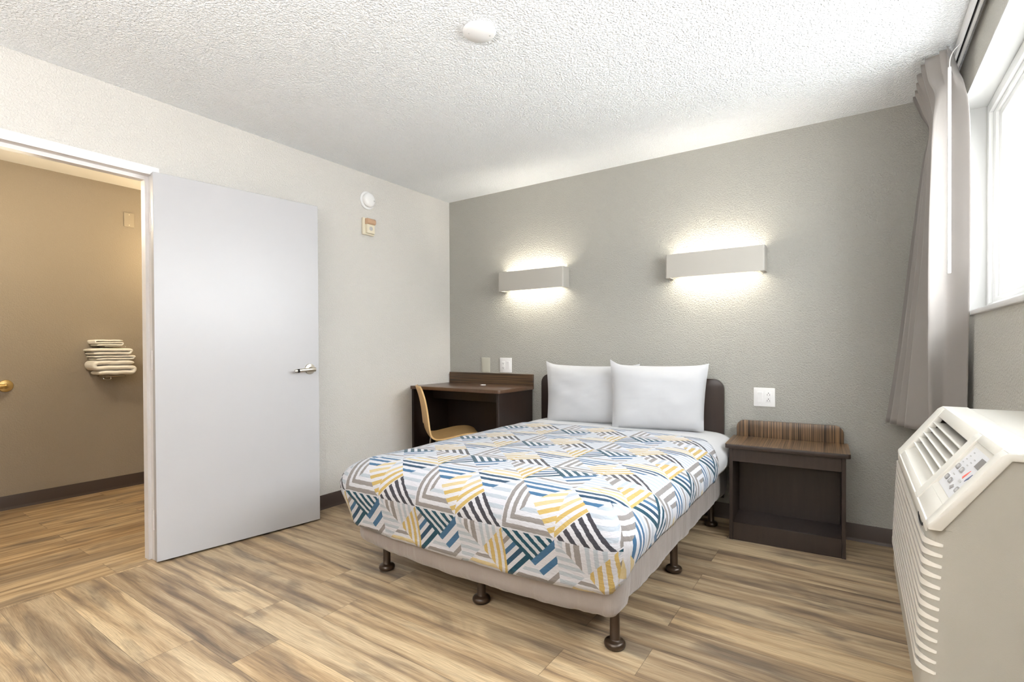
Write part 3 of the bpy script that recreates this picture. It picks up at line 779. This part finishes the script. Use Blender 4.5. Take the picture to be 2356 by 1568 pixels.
def drape(ytop, hem_front, hem_side, U0, V0, prof, nq=20, noise=1.0, head_puff=0.0, front=True, left_puff=1.0, yend=-9, skew=0.0):
    """cloth over the mattress as one surface; UV = metres along the cloth"""
    at, arcz = prof
    r0 = .055
    b = bmesh.new(); ul = b.loops.layers.uv.new('UVMap'); cache = {}
    def crown(x, y):
        u = max(-1, min(1, (x - (BX0 + BX1) / 2) / ((BX1 - BX0) / 2 - .1))); return .010 * (1 - u * u)
    xi0, xi1, yi = BX0 + .14, BX1 - .14, BY0 + .14
    NXs, NYs, NC = 44, int((ytop - yi) / .03) + 2, 9
    def put(key, p):
        if key is None: return b.verts.new(p)
        k = tuple(round(c, 5) for c in key)
        if k not in cache: cache[k] = b.verts.new(p)
        return cache[k]
    def bumps(x, y, z): return MN.noise(Vector((x * 5, y * 5, z * 5))) * .0035 * noise + MN.noise(Vector((x * 17, y * 17, z * 17 + 3))) * .0012 * noise
    # perimeter stations: (kind, parameter, hem z)
    st_l = []
    for i in range(NYs + 1): st_l.append(('L', ytop + (yi - ytop) * i / NYs))
    for i in range(1, NC): st_l.append(('CL', i / NC))
    for i in range(NXs + 1): st_l.append(('F', i / NXs))
    for i in range(1, NC): st_l.append(('CR', i / NC))
    for i in range(NYs + 1): st_l.append(('R', yi + (ytop - yi) * i / NYs))
    def hem(k, t_):
        if k == 'F': return hem_front(xi0 + (xi1 - xi0) * t_)
        if k in 'LR': return hem_side(t_, k)
        if k == 'CL': return hem_side(yi, 'L') * (1 - t_) + hem_front(xi0) * t_
        return hem_front(xi1) * (1 - t_) + hem_side(yi, 'R') * t_ - .03 * math.sin(math.pi * t_)
    grid = []; uvg = []
    for k, t_ in st_l:
        D = arcz(hem(k, t_)); col = []; uc = []
        for q in range(nq + 1):
            d = D * (q / nq); o, z = at(d); fall = min(1, d / .2)
            if head_puff and k in 'LR': o += head_puff * max(0, min(1, (t_ + .55) / .25)) * max(0, math.sin(math.pi * min(1, d / (D + .02))))
            if o > 0 and k in ('L', 'CL'): o *= 1 + (left_puff - 1) * (1 - (t_ if k == 'CL' else 0)) * max(0, min(1, (-.3 - (t_ if k == 'L' else -2)) / .8))
            er = max(0.0, r0 + o)
            if k == 'CR': er -= (.016 * math.exp(-((t_ - .5) / .07) ** 2) * min(1, d / .1) if o > -r0 else 0) * noise
            if k == 'L': x, y, nvx, nvy = BX0 - o, t_ + (0 if t_ > yi + .3 else 0), -1, 0; uv = (xi0 - d, t_)
            elif k == 'R': x, y, nvx, nvy = BX1 + o, t_, 1, 0; uv = (xi1 + d, t_)
            elif k == 'F':
                x, y, nvx, nvy = xi0 + (xi1 - xi0) * t_, BY0 - o, 0, -1; uv = (x, yi - d)
            # stretch stations so that they reach the corner arc
            if k in 'LR':
                ylim = BY0 + r0 if o >= -r0 else BY0 - o
                f_ = (t_ - yi) / (ytop - yi); yt_ = ytop - (skew * max(0, d / D - .25) / .75 if k == 'R' else 0); y = ylim + (yt_ - ylim) * f_; uv = (uv[0], y)
            if k == 'F':
                xl = BX0 + r0 if o >= -r0 else BX0 - o; xr = BX1 - r0 if o >= -r0 else BX1 + o
                x = xl + (xr - xl) * t_; uv = (x, uv[1])
            if k in ('CL', 'CR'):
                an = t_ * math.pi / 2
                ccx = (BX0 + r0) if k == 'CL' else (BX1 - r0); ccy = BY0 + r0
                if o < -r0: x, y = (BX0 - o if k == 'CL' else BX1 + o), BY0 - o; nvx = nvy = 0
                elif k == 'CL': x, y = ccx - er * math.cos(an), ccy - er * math.sin(an); nvx, nvy = -math.cos(an), -math.sin(an)
                else: x, y = ccx + er * math.sin(an), ccy - er * math.cos(an); nvx, nvy = math.sin(an), -math.cos(an)
                al = er * an
                if k == 'CL':
                    uv = (xi0 - d, min(ccy, y) - al * .2) if t_ < .5 else (ccx - (math.pi / 2 - an) * er, yi - d)
                else:
                    uv = (ccx + al, yi - d) if t_ < .5 else (xi1 + d, ccy - (math.pi / 2 - an) * er)
            s_ = (x * 3.1 - y * 2.7)
            hang = max(0, (d - .14) / max(.02, D - .14))
            w = bumps(x, y, z) + hang * (MN.noise(Vector((x * 8, y * 8, 1))) * .006 + MN.noise(Vector((x * 22, y * 22, z * 3))) * .0025) * noise
            z2 = z + crown(x, y) * max(0, 1 - d / .14) + (bumps(x, y, 0) if d < .14 else 0) + (MN.noise(Vector((x * 11, y * 11, 4))) * .006 * noise if q == nq else 0)
            p = (x + nvx * w, y + nvy * w, z2)
            col.append(p); uc.append((uv[0] - U0, uv[1] - V0))
        grid.append(col); uvg.append(uc)
    def vert(p): return put(p, p)
    def face(ps, us):
        if all(p[1] < yend for p in ps): return
        vs = [vert(p) for p in ps]
        u2 = []; seen = []; 
        for v_, u_ in zip(vs, us):
            if v_ not in seen: seen.append(v_); u2.append(u_)
        if len(seen) < 3: return
        try: f = b.faces.new(seen)
        except ValueError: return
        for l, q in zip(f.loops, u2): l[ul].uv = q
    for i in range(len(grid) - 1):
        if not front and st_l[i][0] not in 'LR': continue
        k0, k1 = st_l[i], st_l[i + 1]
        # keep the pattern inside one panel at the corner seam
        for q in range(nq):
            ua, ub = uvg[i], uvg[i + 1]
            us = [ua[q], ub[q], ub[q + 1], ua[q + 1]]
            if k0[0] == 'CL' and k1[0] == 'CL' and (k0[1] < .5) != (k1[1] < .5): us = [ua[q], (ua[q][0], ua[q][1] - .012), (ua[q + 1][0], ua[q + 1][1] - .012), ua[q + 1]]
            if k0[0] == 'CR' and k1[0] == 'CR' and (k0[1] < .5) != (k1[1] < .5): us = [ua[q], (ua[q][0] + .012, ua[q][1]), (ua[q + 1][0] + .012, ua[q + 1][1]), ua[q + 1]]
            face([grid[i][q], grid[i + 1][q], grid[i + 1][q + 1], grid[i][q + 1]], us)
    # the flat top
    at0 = at(0)[1]
    def top(x, y): return (x, y, at0 + crown(x, y) + bumps(x, y, 0) + bumps(x, y, at0) * 0)
    nl = [g[0] for g, s in zip(grid, st_l) if s[0] == 'L']
    X_ = [xi0 + (xi1 - xi0) * i / NXs for i in range(NXs + 1)]; Y_ = [ytop + (yi - ytop) * i / NYs for i in range(NYs + 1)]
    rows = [[None] * (NXs + 1) for _ in Y_]
    first = {}
    for g, s in zip(grid, st_l):
        if s[0] == 'L': first[(0, round((ytop - s[1]) / (ytop - yi) * NYs))] = g[0]
        if s[0] == 'R': first[(NXs, round((ytop - s[1]) / (ytop - yi) * NYs))] = g[0]
        if s[0] == 'F': first[(round(s[1] * NXs), NYs)] = g[0]
    for j, y in enumerate(Y_):
        for i, x in enumerate(X_): rows[j][i] = first.get((i, j)) or top(x, y)
    for j in range(NYs):
        for i in range(NXs):
            qs = [(j, i), (j, i + 1), (j + 1, i + 1), (j + 1, i)]
            face([rows[a][c] for a, c in qs], [(X_[c] - U0, Y_[a] - V0) for a, c in qs])
    bmesh.ops.recalc_face_normals(b, faces=b.faces)
    m = MB(); m.bm.free(); m.bm = b
    return m
hem_f = lambda x: .234 + .034 * abs((x - 1.62) / .70) ** 2.2
hem_s = lambda y, k: .315 if k == 'L' else .392 + .018 * max(0, (y + 1.0)) - .022 * max(0, min(1, (-1.2 - y) / .6))
cv = obj('coverlet', drape(-.405, hem_f, hem_s, 1.475, -1.547, profile(1.0), 22, left_puff=1.75, skew=.27), 'coverlet', smooth=60)
sm = cv.modifiers.new('thickness', 'SOLIDIFY'); sm.thickness = .006; sm.offset = 1
recentre(cv, (1.685, -1.14, .3)); tag(cv, 'quilted coverlet with blue, grey and mustard striped geometric patches covering the bed', 'coverlet')
sh_ = obj('bed_sheet', drape(-.06, hem_f, lambda y, k: .405, 0, 0, profile(1.0, -.004, .006), 18, .8, .012, front=False, yend=-.80), 'sheet', smooth=60)
sm = sh_.modifiers.new('thickness', 'SOLIDIFY'); sm.thickness = .003; sm.offset = 0
recentre(sh_, (1.685, -.3, .4)); tag(sh_, 'plain white sheet showing at the head of the bed between coverlet and pillows', 'sheet')

hb = thing('headboard', 'dark espresso headboard panel on the wall behind the two pillows', 'headboard', (1.675, 0, .14))
obj('panel', MB().prism(rrect(.993, 2.357, .14, .906, .07, 8, (0, 0, 1, 1)), lambda a, b, d: (a, d, b), -.045, -.013, .002, 2), 'headboard', hb)
obj('wall_cleat', MB().box(1.3, 2.05, -.013, -.0005, .60, .70), 'headboard', hb)

def pillow(BL, BR, TR, TL, T, ears, seed):
    BL, BR, TR, TL = map(Vector, (BL, BR, TR, TL)); N = 26
    nv = (BR - BL).cross(TL - BL).normalized()
    rows = {1: [], -1: []}
    for j in range(N + 1):
        t_ = j / N * 2 - 1
        for sg in (1, -1):
            row = []
            for i in range(N + 1):
                s_ = i / N * 2 - 1
                # pinch the edges between the corners
                es = s_ * (1 - .035 * (1 - t_ * t_)); et = t_ * (1 - .055 * (1 - s_ * s_) * (1 if t_ > 0 else .2))
                p = BL.lerp(BR, (es + 1) / 2).lerp(TL.lerp(TR, (es + 1) / 2), (et + 1) / 2)
                th = T * (max(0, 1 - abs(s_) ** 2.6) ** .55) * (max(0, 1 - abs(t_) ** 2.6) ** .55) + .004 * (1 - max(abs(s_), abs(t_)) ** 8)
                th += (MN.noise(Vector((s_ * 2.2, t_ * 2.2, seed))) * .012 + MN.noise(Vector((s_ * 6, t_ * 6, seed + 3))) * .004) * (1 - max(abs(s_), abs(t_)) ** 4)
                for (cs, ct, amt) in ears:
                    k = max(0, 1 - math.hypot(s_ - cs, t_ - ct) / .28) ** 2; p = p + (TL - BL).normalized() * amt * k
                row.append(p + nv * th * sg)
            rows[sg].append(row)
    m = MB().grid(rows[1]); m.grid([r[::-1] for r in rows[-1]]); m.weld(1e-4)
    bmesh.ops.recalc_face_normals(m.bm, faces=m.bm.faces)
    return m
p1 = obj('pillow', pillow((1.138, -.205, .556), (1.80, -.165, .574), (1.825, -.105, .988), (1.086, -.125, .990), .068, [(-1, 1, .022), (1, 1, .012)], 1), 'pillow', smooth=80)
recentre(p1, (1.47, -.18, .555)); tag(p1, 'white pillow leaning on the headboard, partly behind the other pillow, near the desk', 'pillow', 'white pillows on the bed')
p2 = obj('pillow', pillow((1.698, -.300, .570), (2.263, -.165, .576), (2.288, -.135, 1.000), (1.655, -.225, 1.000), .072, [(-1, 1, .034), (1, 1, .01)], 5), 'pillow', smooth=80)
recentre(p2, (1.98, -.24, .565)); tag(p2, 'white pillow overlapping in front of the other, nearest the nightstand', 'pillow', 'white pillows on the bed')

# ------------------------------------------------------------------ nightstand
ns = thing('nightstand', 'dark open nightstand with striped zebrawood top beside the bed', 'nightstand', (2.735, -.358, 0), math.radians(2.6))
L2 = dict(local=True)
hw = .283; DP = .335     # half width, depth
def nbox(name, mat, x0, x1, y0, y1, z0, z1, bev=.0012): return obj(name, MB().box(x0, x1, y0, y1, z0, z1, bev, 1), mat, ns, local=True)
nbox('side_panel', 'espresso', -hw, -hw + .019, 0, DP - .01, 0, .531)
nbox('side_panel', 'espresso', hw - .019, hw, 0, DP - .01, 0, .531)
nbox('back_panel', 'espresso', -hw + .019, hw - .019, DP - .075, DP - .065, .02, .531)
nbox('shelf', 'espresso', -hw + .019, hw - .019, .018, DP - .075, .085, .103)
nbox('kick_panel', 'espresso', -hw + .019, hw - .019, .002, .018, .001, .103)
nbox('top_rail', 'espresso', -hw + .019, hw - .019, .002, .018, .455, .531)
obj('top', MB().prism(rrect(-hw - .021, hw + .021, -.020, DP - .012, .016, 4, (1, 1, 0, 0)), lambda a, b, d: (a, b, d), .531, .5545, .002, 2), 'espresso', ns, local=True)
obj('top_laminate', MB().prism(rrect(-hw - .0198, hw + .0198, -.0188, DP - .013, .015, 4, (1, 1, 0, 0)), lambda a, b, d: (a, b, d), .5545, .5558), 'zebra_v', ns, local=True, label='striped zebrawood laminate on the top')
obj('backsplash', MB().prism(rrect(-hw, hw, .556, .657, .045, 6, (0, 0, 1, 1)), lambda a, b, d: (a, d, b), DP - .034, DP - .012, .0015, 2), 'zebra_v', ns, local=True, label='striped zebrawood backsplash')

# ------------------------------------------------------------------ desk and chair
dk = thing('desk', 'dark brown writing desk in the corner with a raised striped back panel', 'desk', (.45, -.25, 0))
obj('desk_top', MB().prism(rrect(.003, .908, -.505, -.022, .02, 4, (0, 1, 0, 0)), lambda a, b, d: (a, b, d), .777, .803, .002, 2), 'desktop', dk)
obj('back_panel', MB().box(.010, .897, -.021, -.001, .778, .898, .0015, 1), 'zebra_h', dk)
obj('side_panel', MB().box(.003, .025, -.49, -.022, 0, .777, .001, 1), 'espresso_desk', dk)
obj('side_panel', MB().box(.872, .895, -.49, -.022, 0, .777, .001, 1), 'espresso_desk', dk)
obj('apron', MB().box(.025, .872, -.26, -.243, .682, .777, .001, 1), 'espresso_desk', dk)
obj('modesty_panel', MB().box(.025, .872, -.06, -.042, .25, .70, .001, 1), 'espresso_desk', dk)
obj('cable_grommet', MB().lathe([(0, 0), (.024, 0), (.023, .003), (.017, .004), (0, .0035)], (.472, -.125, .8028), 'z', 24), 'white_plastic', dk, label='small white cable grommet')

ch = thing('plywood_chair', 'light maple bent plywood chair pulled up at the dark desk', 'chair', (.395, -.428, 0), math.radians(50))
side = catmull([(.225, .408, .165), (.205, .438, .185), (.15, .456, .198), (.06, .454, .204), (-.04, .436, .205), (-.115, .423, .203), (-.165, .427, .200), (-.193, .452, .196), (-.204, .500, .190),
                (-.212, .57, .180), (-.222, .65, .172), (-.238, .73, .170), (-.256, .79, .160), (-.264, .812, .140), (-.267, .822, .105)], 5)
rows_o, rows_i = [], []
NW = 16
for j, p in enumerate(side):
    d = (side[min(j + 1, len(side) - 1)] - side[max(0, j - 1)]); n2 = Vector((-d.y, d.x, 0)); n2.normalize()
    ro, ri = [], []
    for i in range(NW + 1):
        s_ = i / NW * 2 - 1; dish = -.014 * (1 - s_ * s_) if p.y < .46 else 0
        bow = -.020 * (1 - s_ * s_) if p.y > .52 else 0
        for R_, o_ in ((ro, .0055), (ri, -.0055)):
            R_.append((p.x + n2.x * o_ + bow, s_ * p.z, p.y + n2.y * o_ + dish))
    rows_o.append(ro); rows_i.append(ri)
m = MB(); b = bmesh.new()
VO = [[b.verts.new(q) for q in r] for r in rows_o]; VI = [[b.verts.new(q) for q in r] for r in rows_i]
for j in range(len(side) - 1):
    for i in range(NW):
        b.faces.new((VO[j][i], VO[j][i + 1], VO[j + 1][i + 1], VO[j + 1][i])); b.faces.new((VI[j][i], VI[j + 1][i], VI[j + 1][i + 1], VI[j][i + 1]))
    for i in (0, NW): b.faces.new((VO[j][i], VO[j + 1][i], VI[j + 1][i], VI[j][i]))
for j in (0, len(side) - 1):
    for i in range(NW): b.faces.new((VO[j][i], VI[j][i], VI[j][i + 1], VO[j][i + 1]))
bmesh.ops.recalc_face_normals(b, faces=b.faces); m.merge(b)
obj('seat_shell', m, 'ply', ch, local=True, smooth=50)
fr_ = MB().tube(catmull([(.13, -.10, .432), (.0, -.12, .414), (-.12, -.10, .404)], 5), .008, 10).tube(catmull([(.13, .10, .432), (.0, .12, .414), (-.12, .10, .404)], 5), .008, 10).tube([(.0, -.12, .412), (.0, .12, .412)], .007, 10)
obj('seat_frame', fr_, 'chrome', ch, local=True)
for sx_, sy_ in ((1, 1), (1, -1), (-1, 1), (-1, -1)):
    obj('leg', MB().tube(catmull([(.09 * sx_, .10 * sy_, .412), (.13 * sx_, .13 * sy_, .402), (.155 * sx_, .165 * sy_, .37), (.185 * sx_, .195 * sy_, .0)], 6), .0085, 12), 'chrome', ch, local=True)

# ------------------------------------------------------------------ through-wall air conditioner
ac = thing('air_conditioner', 'cream through-wall air conditioner with slatted front and sloping control top, under the window', 'air conditioner', (WX, -2.05, .487))
AX0, AZ0, AX1, AZ1 = 3.160, .820, 3.252, .950      # slope: lower front edge, upper ridge
AYF, AYN = -1.688, -2.428                             # far and near ends
sl = Vector((AX1 - AX0, 0, AZ1 - AZ0)); sn = Vector((-sl.z, 0, sl.x)).normalized()
def SP(y, w, h): q = Vector((AX0, y, AZ0)) + sl * w + sn * h; return q
obj('sleeve', MB().box(3.3105, WX - .001, AYN + .004, AYF - .002, .492, .9485, .003), 'ac', ac)
# lower housing: rounded plan outline, front nearly vertical
low = MB()
def plan(xf, grow=0.0, r=.034): return rrect(xf - grow, 3.3085, AYN + .006 - grow, AYF - .004 + grow, r, 7, (1, 0, 0, 1))
rws = []
for z, xf in ((.487, 3.150), (.50, 3.1475), (.60, 3.149), (.72, 3.1535), (.800, 3.158), (.8185, 3.159)):
    rws.append([(p[0], p[1], z) for p in plan(xf)])
low.grid(rws, closed=True)
low.bm.verts.ensure_lookup_table(); nn = len(rws[0])
low.bm.faces.new([low.bm.verts[i] for i in range(nn)]); low.bm.faces.new([low.bm.verts[len(rws) * nn - nn + i] for i in range(nn)])
bmesh.ops.recalc_face_normals(low.bm, faces=low.bm.faces)
obj('housing', low, 'ac_side', ac, smooth=50)
# slope housing sides (below the cover), open in the middle for the outlet
up_ = MB()
tri_ = [(3.164, .814), (3.3085, .814), (3.3085, .940), (3.2555, .940), (3.166, .8225)]
up_.prism(tri_, lambda a, b, d: (a, d, b), AYN + .0058, AYN + .026)
obj('end_cheek', up_, 'ac_side', ac, smooth=30)
obj('end_cheek', MB().prism(tri_, lambda a, b, d: (a, d, b), AYF - .024, AYF - .0042), 'ac_side', ac, smooth=30)
cvr = MB()
def slab(y0, y1, w0, w1, h0=-.010, h1=.0, bev=.0016):
    cvr.prism([(y0, w0), (y1, w0), (y1, w1), (y0, w1)], lambda a, b, d: SP(a, b, d), h0, h1, bev, 2)
OYa, OYb, CYa, CYb = -1.766, -2.200, -2.243, -2.394
rim = [(3.158, .8125), (AX0 - .001, AZ0 + .002), (3.1645, .828), (AX1 - .006, AZ1 - .006), (AX1 + .002, AZ1), (AX1 + .012, AZ1 + .0005), (3.3085, AZ1 + .0005), (3.3085, AZ1 - .012), (AX1 + .008, AZ1 - .012), (3.176, .8125)]
cvr.prism(rim, lambda a, b, d: (a, d, b), AYF, OYa, .002, 2)                       # far border
cvr.prism(rim, lambda a, b, d: (a, d, b), CYb, AYN, .002, 2)                       # near border
cvr.prism(rim, lambda a, b, d: (a, d, b), OYb, CYa, .0008, 1)                      # bar between outlet and controls
slab(OYb - .002, OYa + .002, .86, 1.025); slab(CYb - .002, CYa + .002, .92, 1.025)
slab(OYb, OYa, 0.0, .104); slab(CYb, CYa, 0.0, .222)
cvr.prism([(OYb, .10), (OYa, .10), (OYa, .29), (OYb, .29)], lambda a, b, d: SP(a, b, d + (-.012 if b > .2 else 0)), -.010, -.001)
cvr.prism([(CYb, .22), (CYa, .22), (CYa, .93), (CYb, .93)], lambda a, b, d: SP(a, b, d), -.012, -.0028)
cvr.prism([(CYb, .222), (CYa, .222), (CYa, .30), (CYb, .30)], lambda a, b, d: SP(a, b, d + (0 if b < .25 else -.0022)), -.007, -.0005)
cvr.box(AX1 + .003, 3.3085, AYN + .0015, AYF - .0015, AZ1 - .012, AZ1 + .0013, .0012, 2)
cvr.box(3.1575, 3.164, AYN + .03, AYF - .03, .8, .8205, .002)
obj('front_cover', cvr, 'ac', ac, smooth=35)
obj('outlet_cavity', MB().prism([(OYb, .20), (OYa, .20), (OYa, .90), (OYb, .90)], lambda a, b, d: SP(a, b, d), -.064, -.060), 'dark', ac, label='dark air outlet behind the blades')
for w in (.735, .625, .515, .405, .295):
    pr = [(w - .012, -.0035), (w + .002, -.001), (w + .016, -.0045), (w + .112, -.030), (w + .098, -.033)]
    obj('louver_blade', MB().prism(pr, lambda a, b, d: SP(d, a, b), OYb + .002, OYa - .002, .0006, 1), 'ac_light', ac)
for k in range(1, 5):
    yy = OYa + (OYb - OYa) * k / 5 + .02
    obj('blade_link', MB().prism([(.22, -.034), (.85, -.034), (.85, -.026), (.22, -.026)], lambda a, b, d: SP(d, a, b), yy - .0012, yy + .0012), 'ac_light', ac)
cp = obj('control_panel', MB().prism([(-2.390, .305), (-2.252, .305), (-2.262, .865), (-2.390, .865)], lambda a, b, d: SP(a, b, d), -.0036, -.0022, .0003, 1), 'ac_label', ac, label='white membrane control panel')
def onp(name, mat, pts, h=.0012, label=None): return obj(name, MB().prism(pts, lambda a, b, d: SP(a, b, d), -.0024, -.0022 + h), mat, cp, label=label)
def oval(y, w, ry, rw, n=14): return [(y + ry * math.copysign(abs(math.cos(2 * math.pi * k / n)) ** .6, math.cos(2 * math.pi * k / n)), w + rw * math.copysign(abs(math.sin(2 * math.pi * k / n)) ** .6, math.sin(2 * math.pi * k / n))) for k in range(n)]
for (y, w) in ((-2.275, .592), (-2.312, .593), (-2.272, .425), (-2.308, .428), (-2.381, .423)): 
    bt = onp('button', 'grey', oval(y, w, .0115, .034), .0016); 
    obj('button_face', MB().prism(oval(y, w, .0065, .018), lambda a, b, d: SP(a, b, d), -.0010, -.0003), 'midgrey', bt)
onp('indicator', 'grey', [(-2.330, .385), (-2.340, .43), (-2.352, .415), (-2.343, .365)], .0008)
onp('display', 'display', [(-2.350, .705), (-2.391, .705), (-2.391, .825), (-2.351, .822)], .0010, label='smoked grey display window')
onp('heat_mark', 'red', [(-2.344, .55), (-2.352, .535), (-2.356, .60), (-2.356, .655), (-2.350, .61)], .0006, label='red wedge mark')
onp('cool_mark', 'blue', [(-2.372, .53), (-2.389, .625), (-2.379, .640), (-2.371, .56)], .0006, label='dark blue wedge mark')
for (y, w, ry, rw) in ((-2.262 - .012, .66, .005, .008), (-2.262 - .016, .71, .005, .008), (-2.262 - .020, .76, .005, .008), (-2.262 - .024, .81, .005, .008), (-2.313, .665, .006, .008), (-2.318, .71, .006, .008), (-2.323, .755, .006, .008), (-2.352, .50, .010, .014), (-2.29, .50, .008, .006)):
    onp('printed_mark', 'midgrey', oval(y, w, ry, rw), .0004)
# front slats, wrapping round the near corner
for k in range(13):
    z = .787 - .0180 * k; xf = 3.1575 - (.787 - z) * .045
    pl = plan(xf)
    arc = [p for p in pl if p[0] < xf + .0341]
    # the outline runs near corner first: order it from near side to far side
    near = [p for p in arc if p[1] < -2.05]; far = [p for p in arc if p[1] >= -2.05]
    near.sort(key=lambda p: p[1] * 1.0 - p[0] * 1e-3); far.sort(key=lambda p: p[1])
    near = [p for p in near if p[0] < xf + .024]; near.sort(key=lambda p: -p[0] + p[1] * .001)
    path = [(near[0][0] + .006, near[0][1] + .001, z - .0005)] + [(p[0], p[1], z) for p in near] + [(xf, -2.05, z)] + [(p[0], p[1], z) for p in far if p[1] < AYF - .012]
    sec = [(-.55, -1.0), (.95, -.75), (1.0, -.45), (.55, .25), (-.55, 1.0)]
    rad = [.0008] + [.0030 + .0042 * min(1, i / 6) for i in range(len(path) - 1)]
    obj('grille_slat', MB().tube(path, rad, sec=sec, up=(0, 0, 1)), 'ac_light', ac, smooth=50)
obj('cover_latch', MB().tube(catmull([(3.1583, -2.285, .803), (3.1578, -2.31, .796), (3.1578, -2.345, .797), (3.1583, -2.36, .803)], 4), .0022, 8), 'dark', ac, label='dark finger slot at the near end')
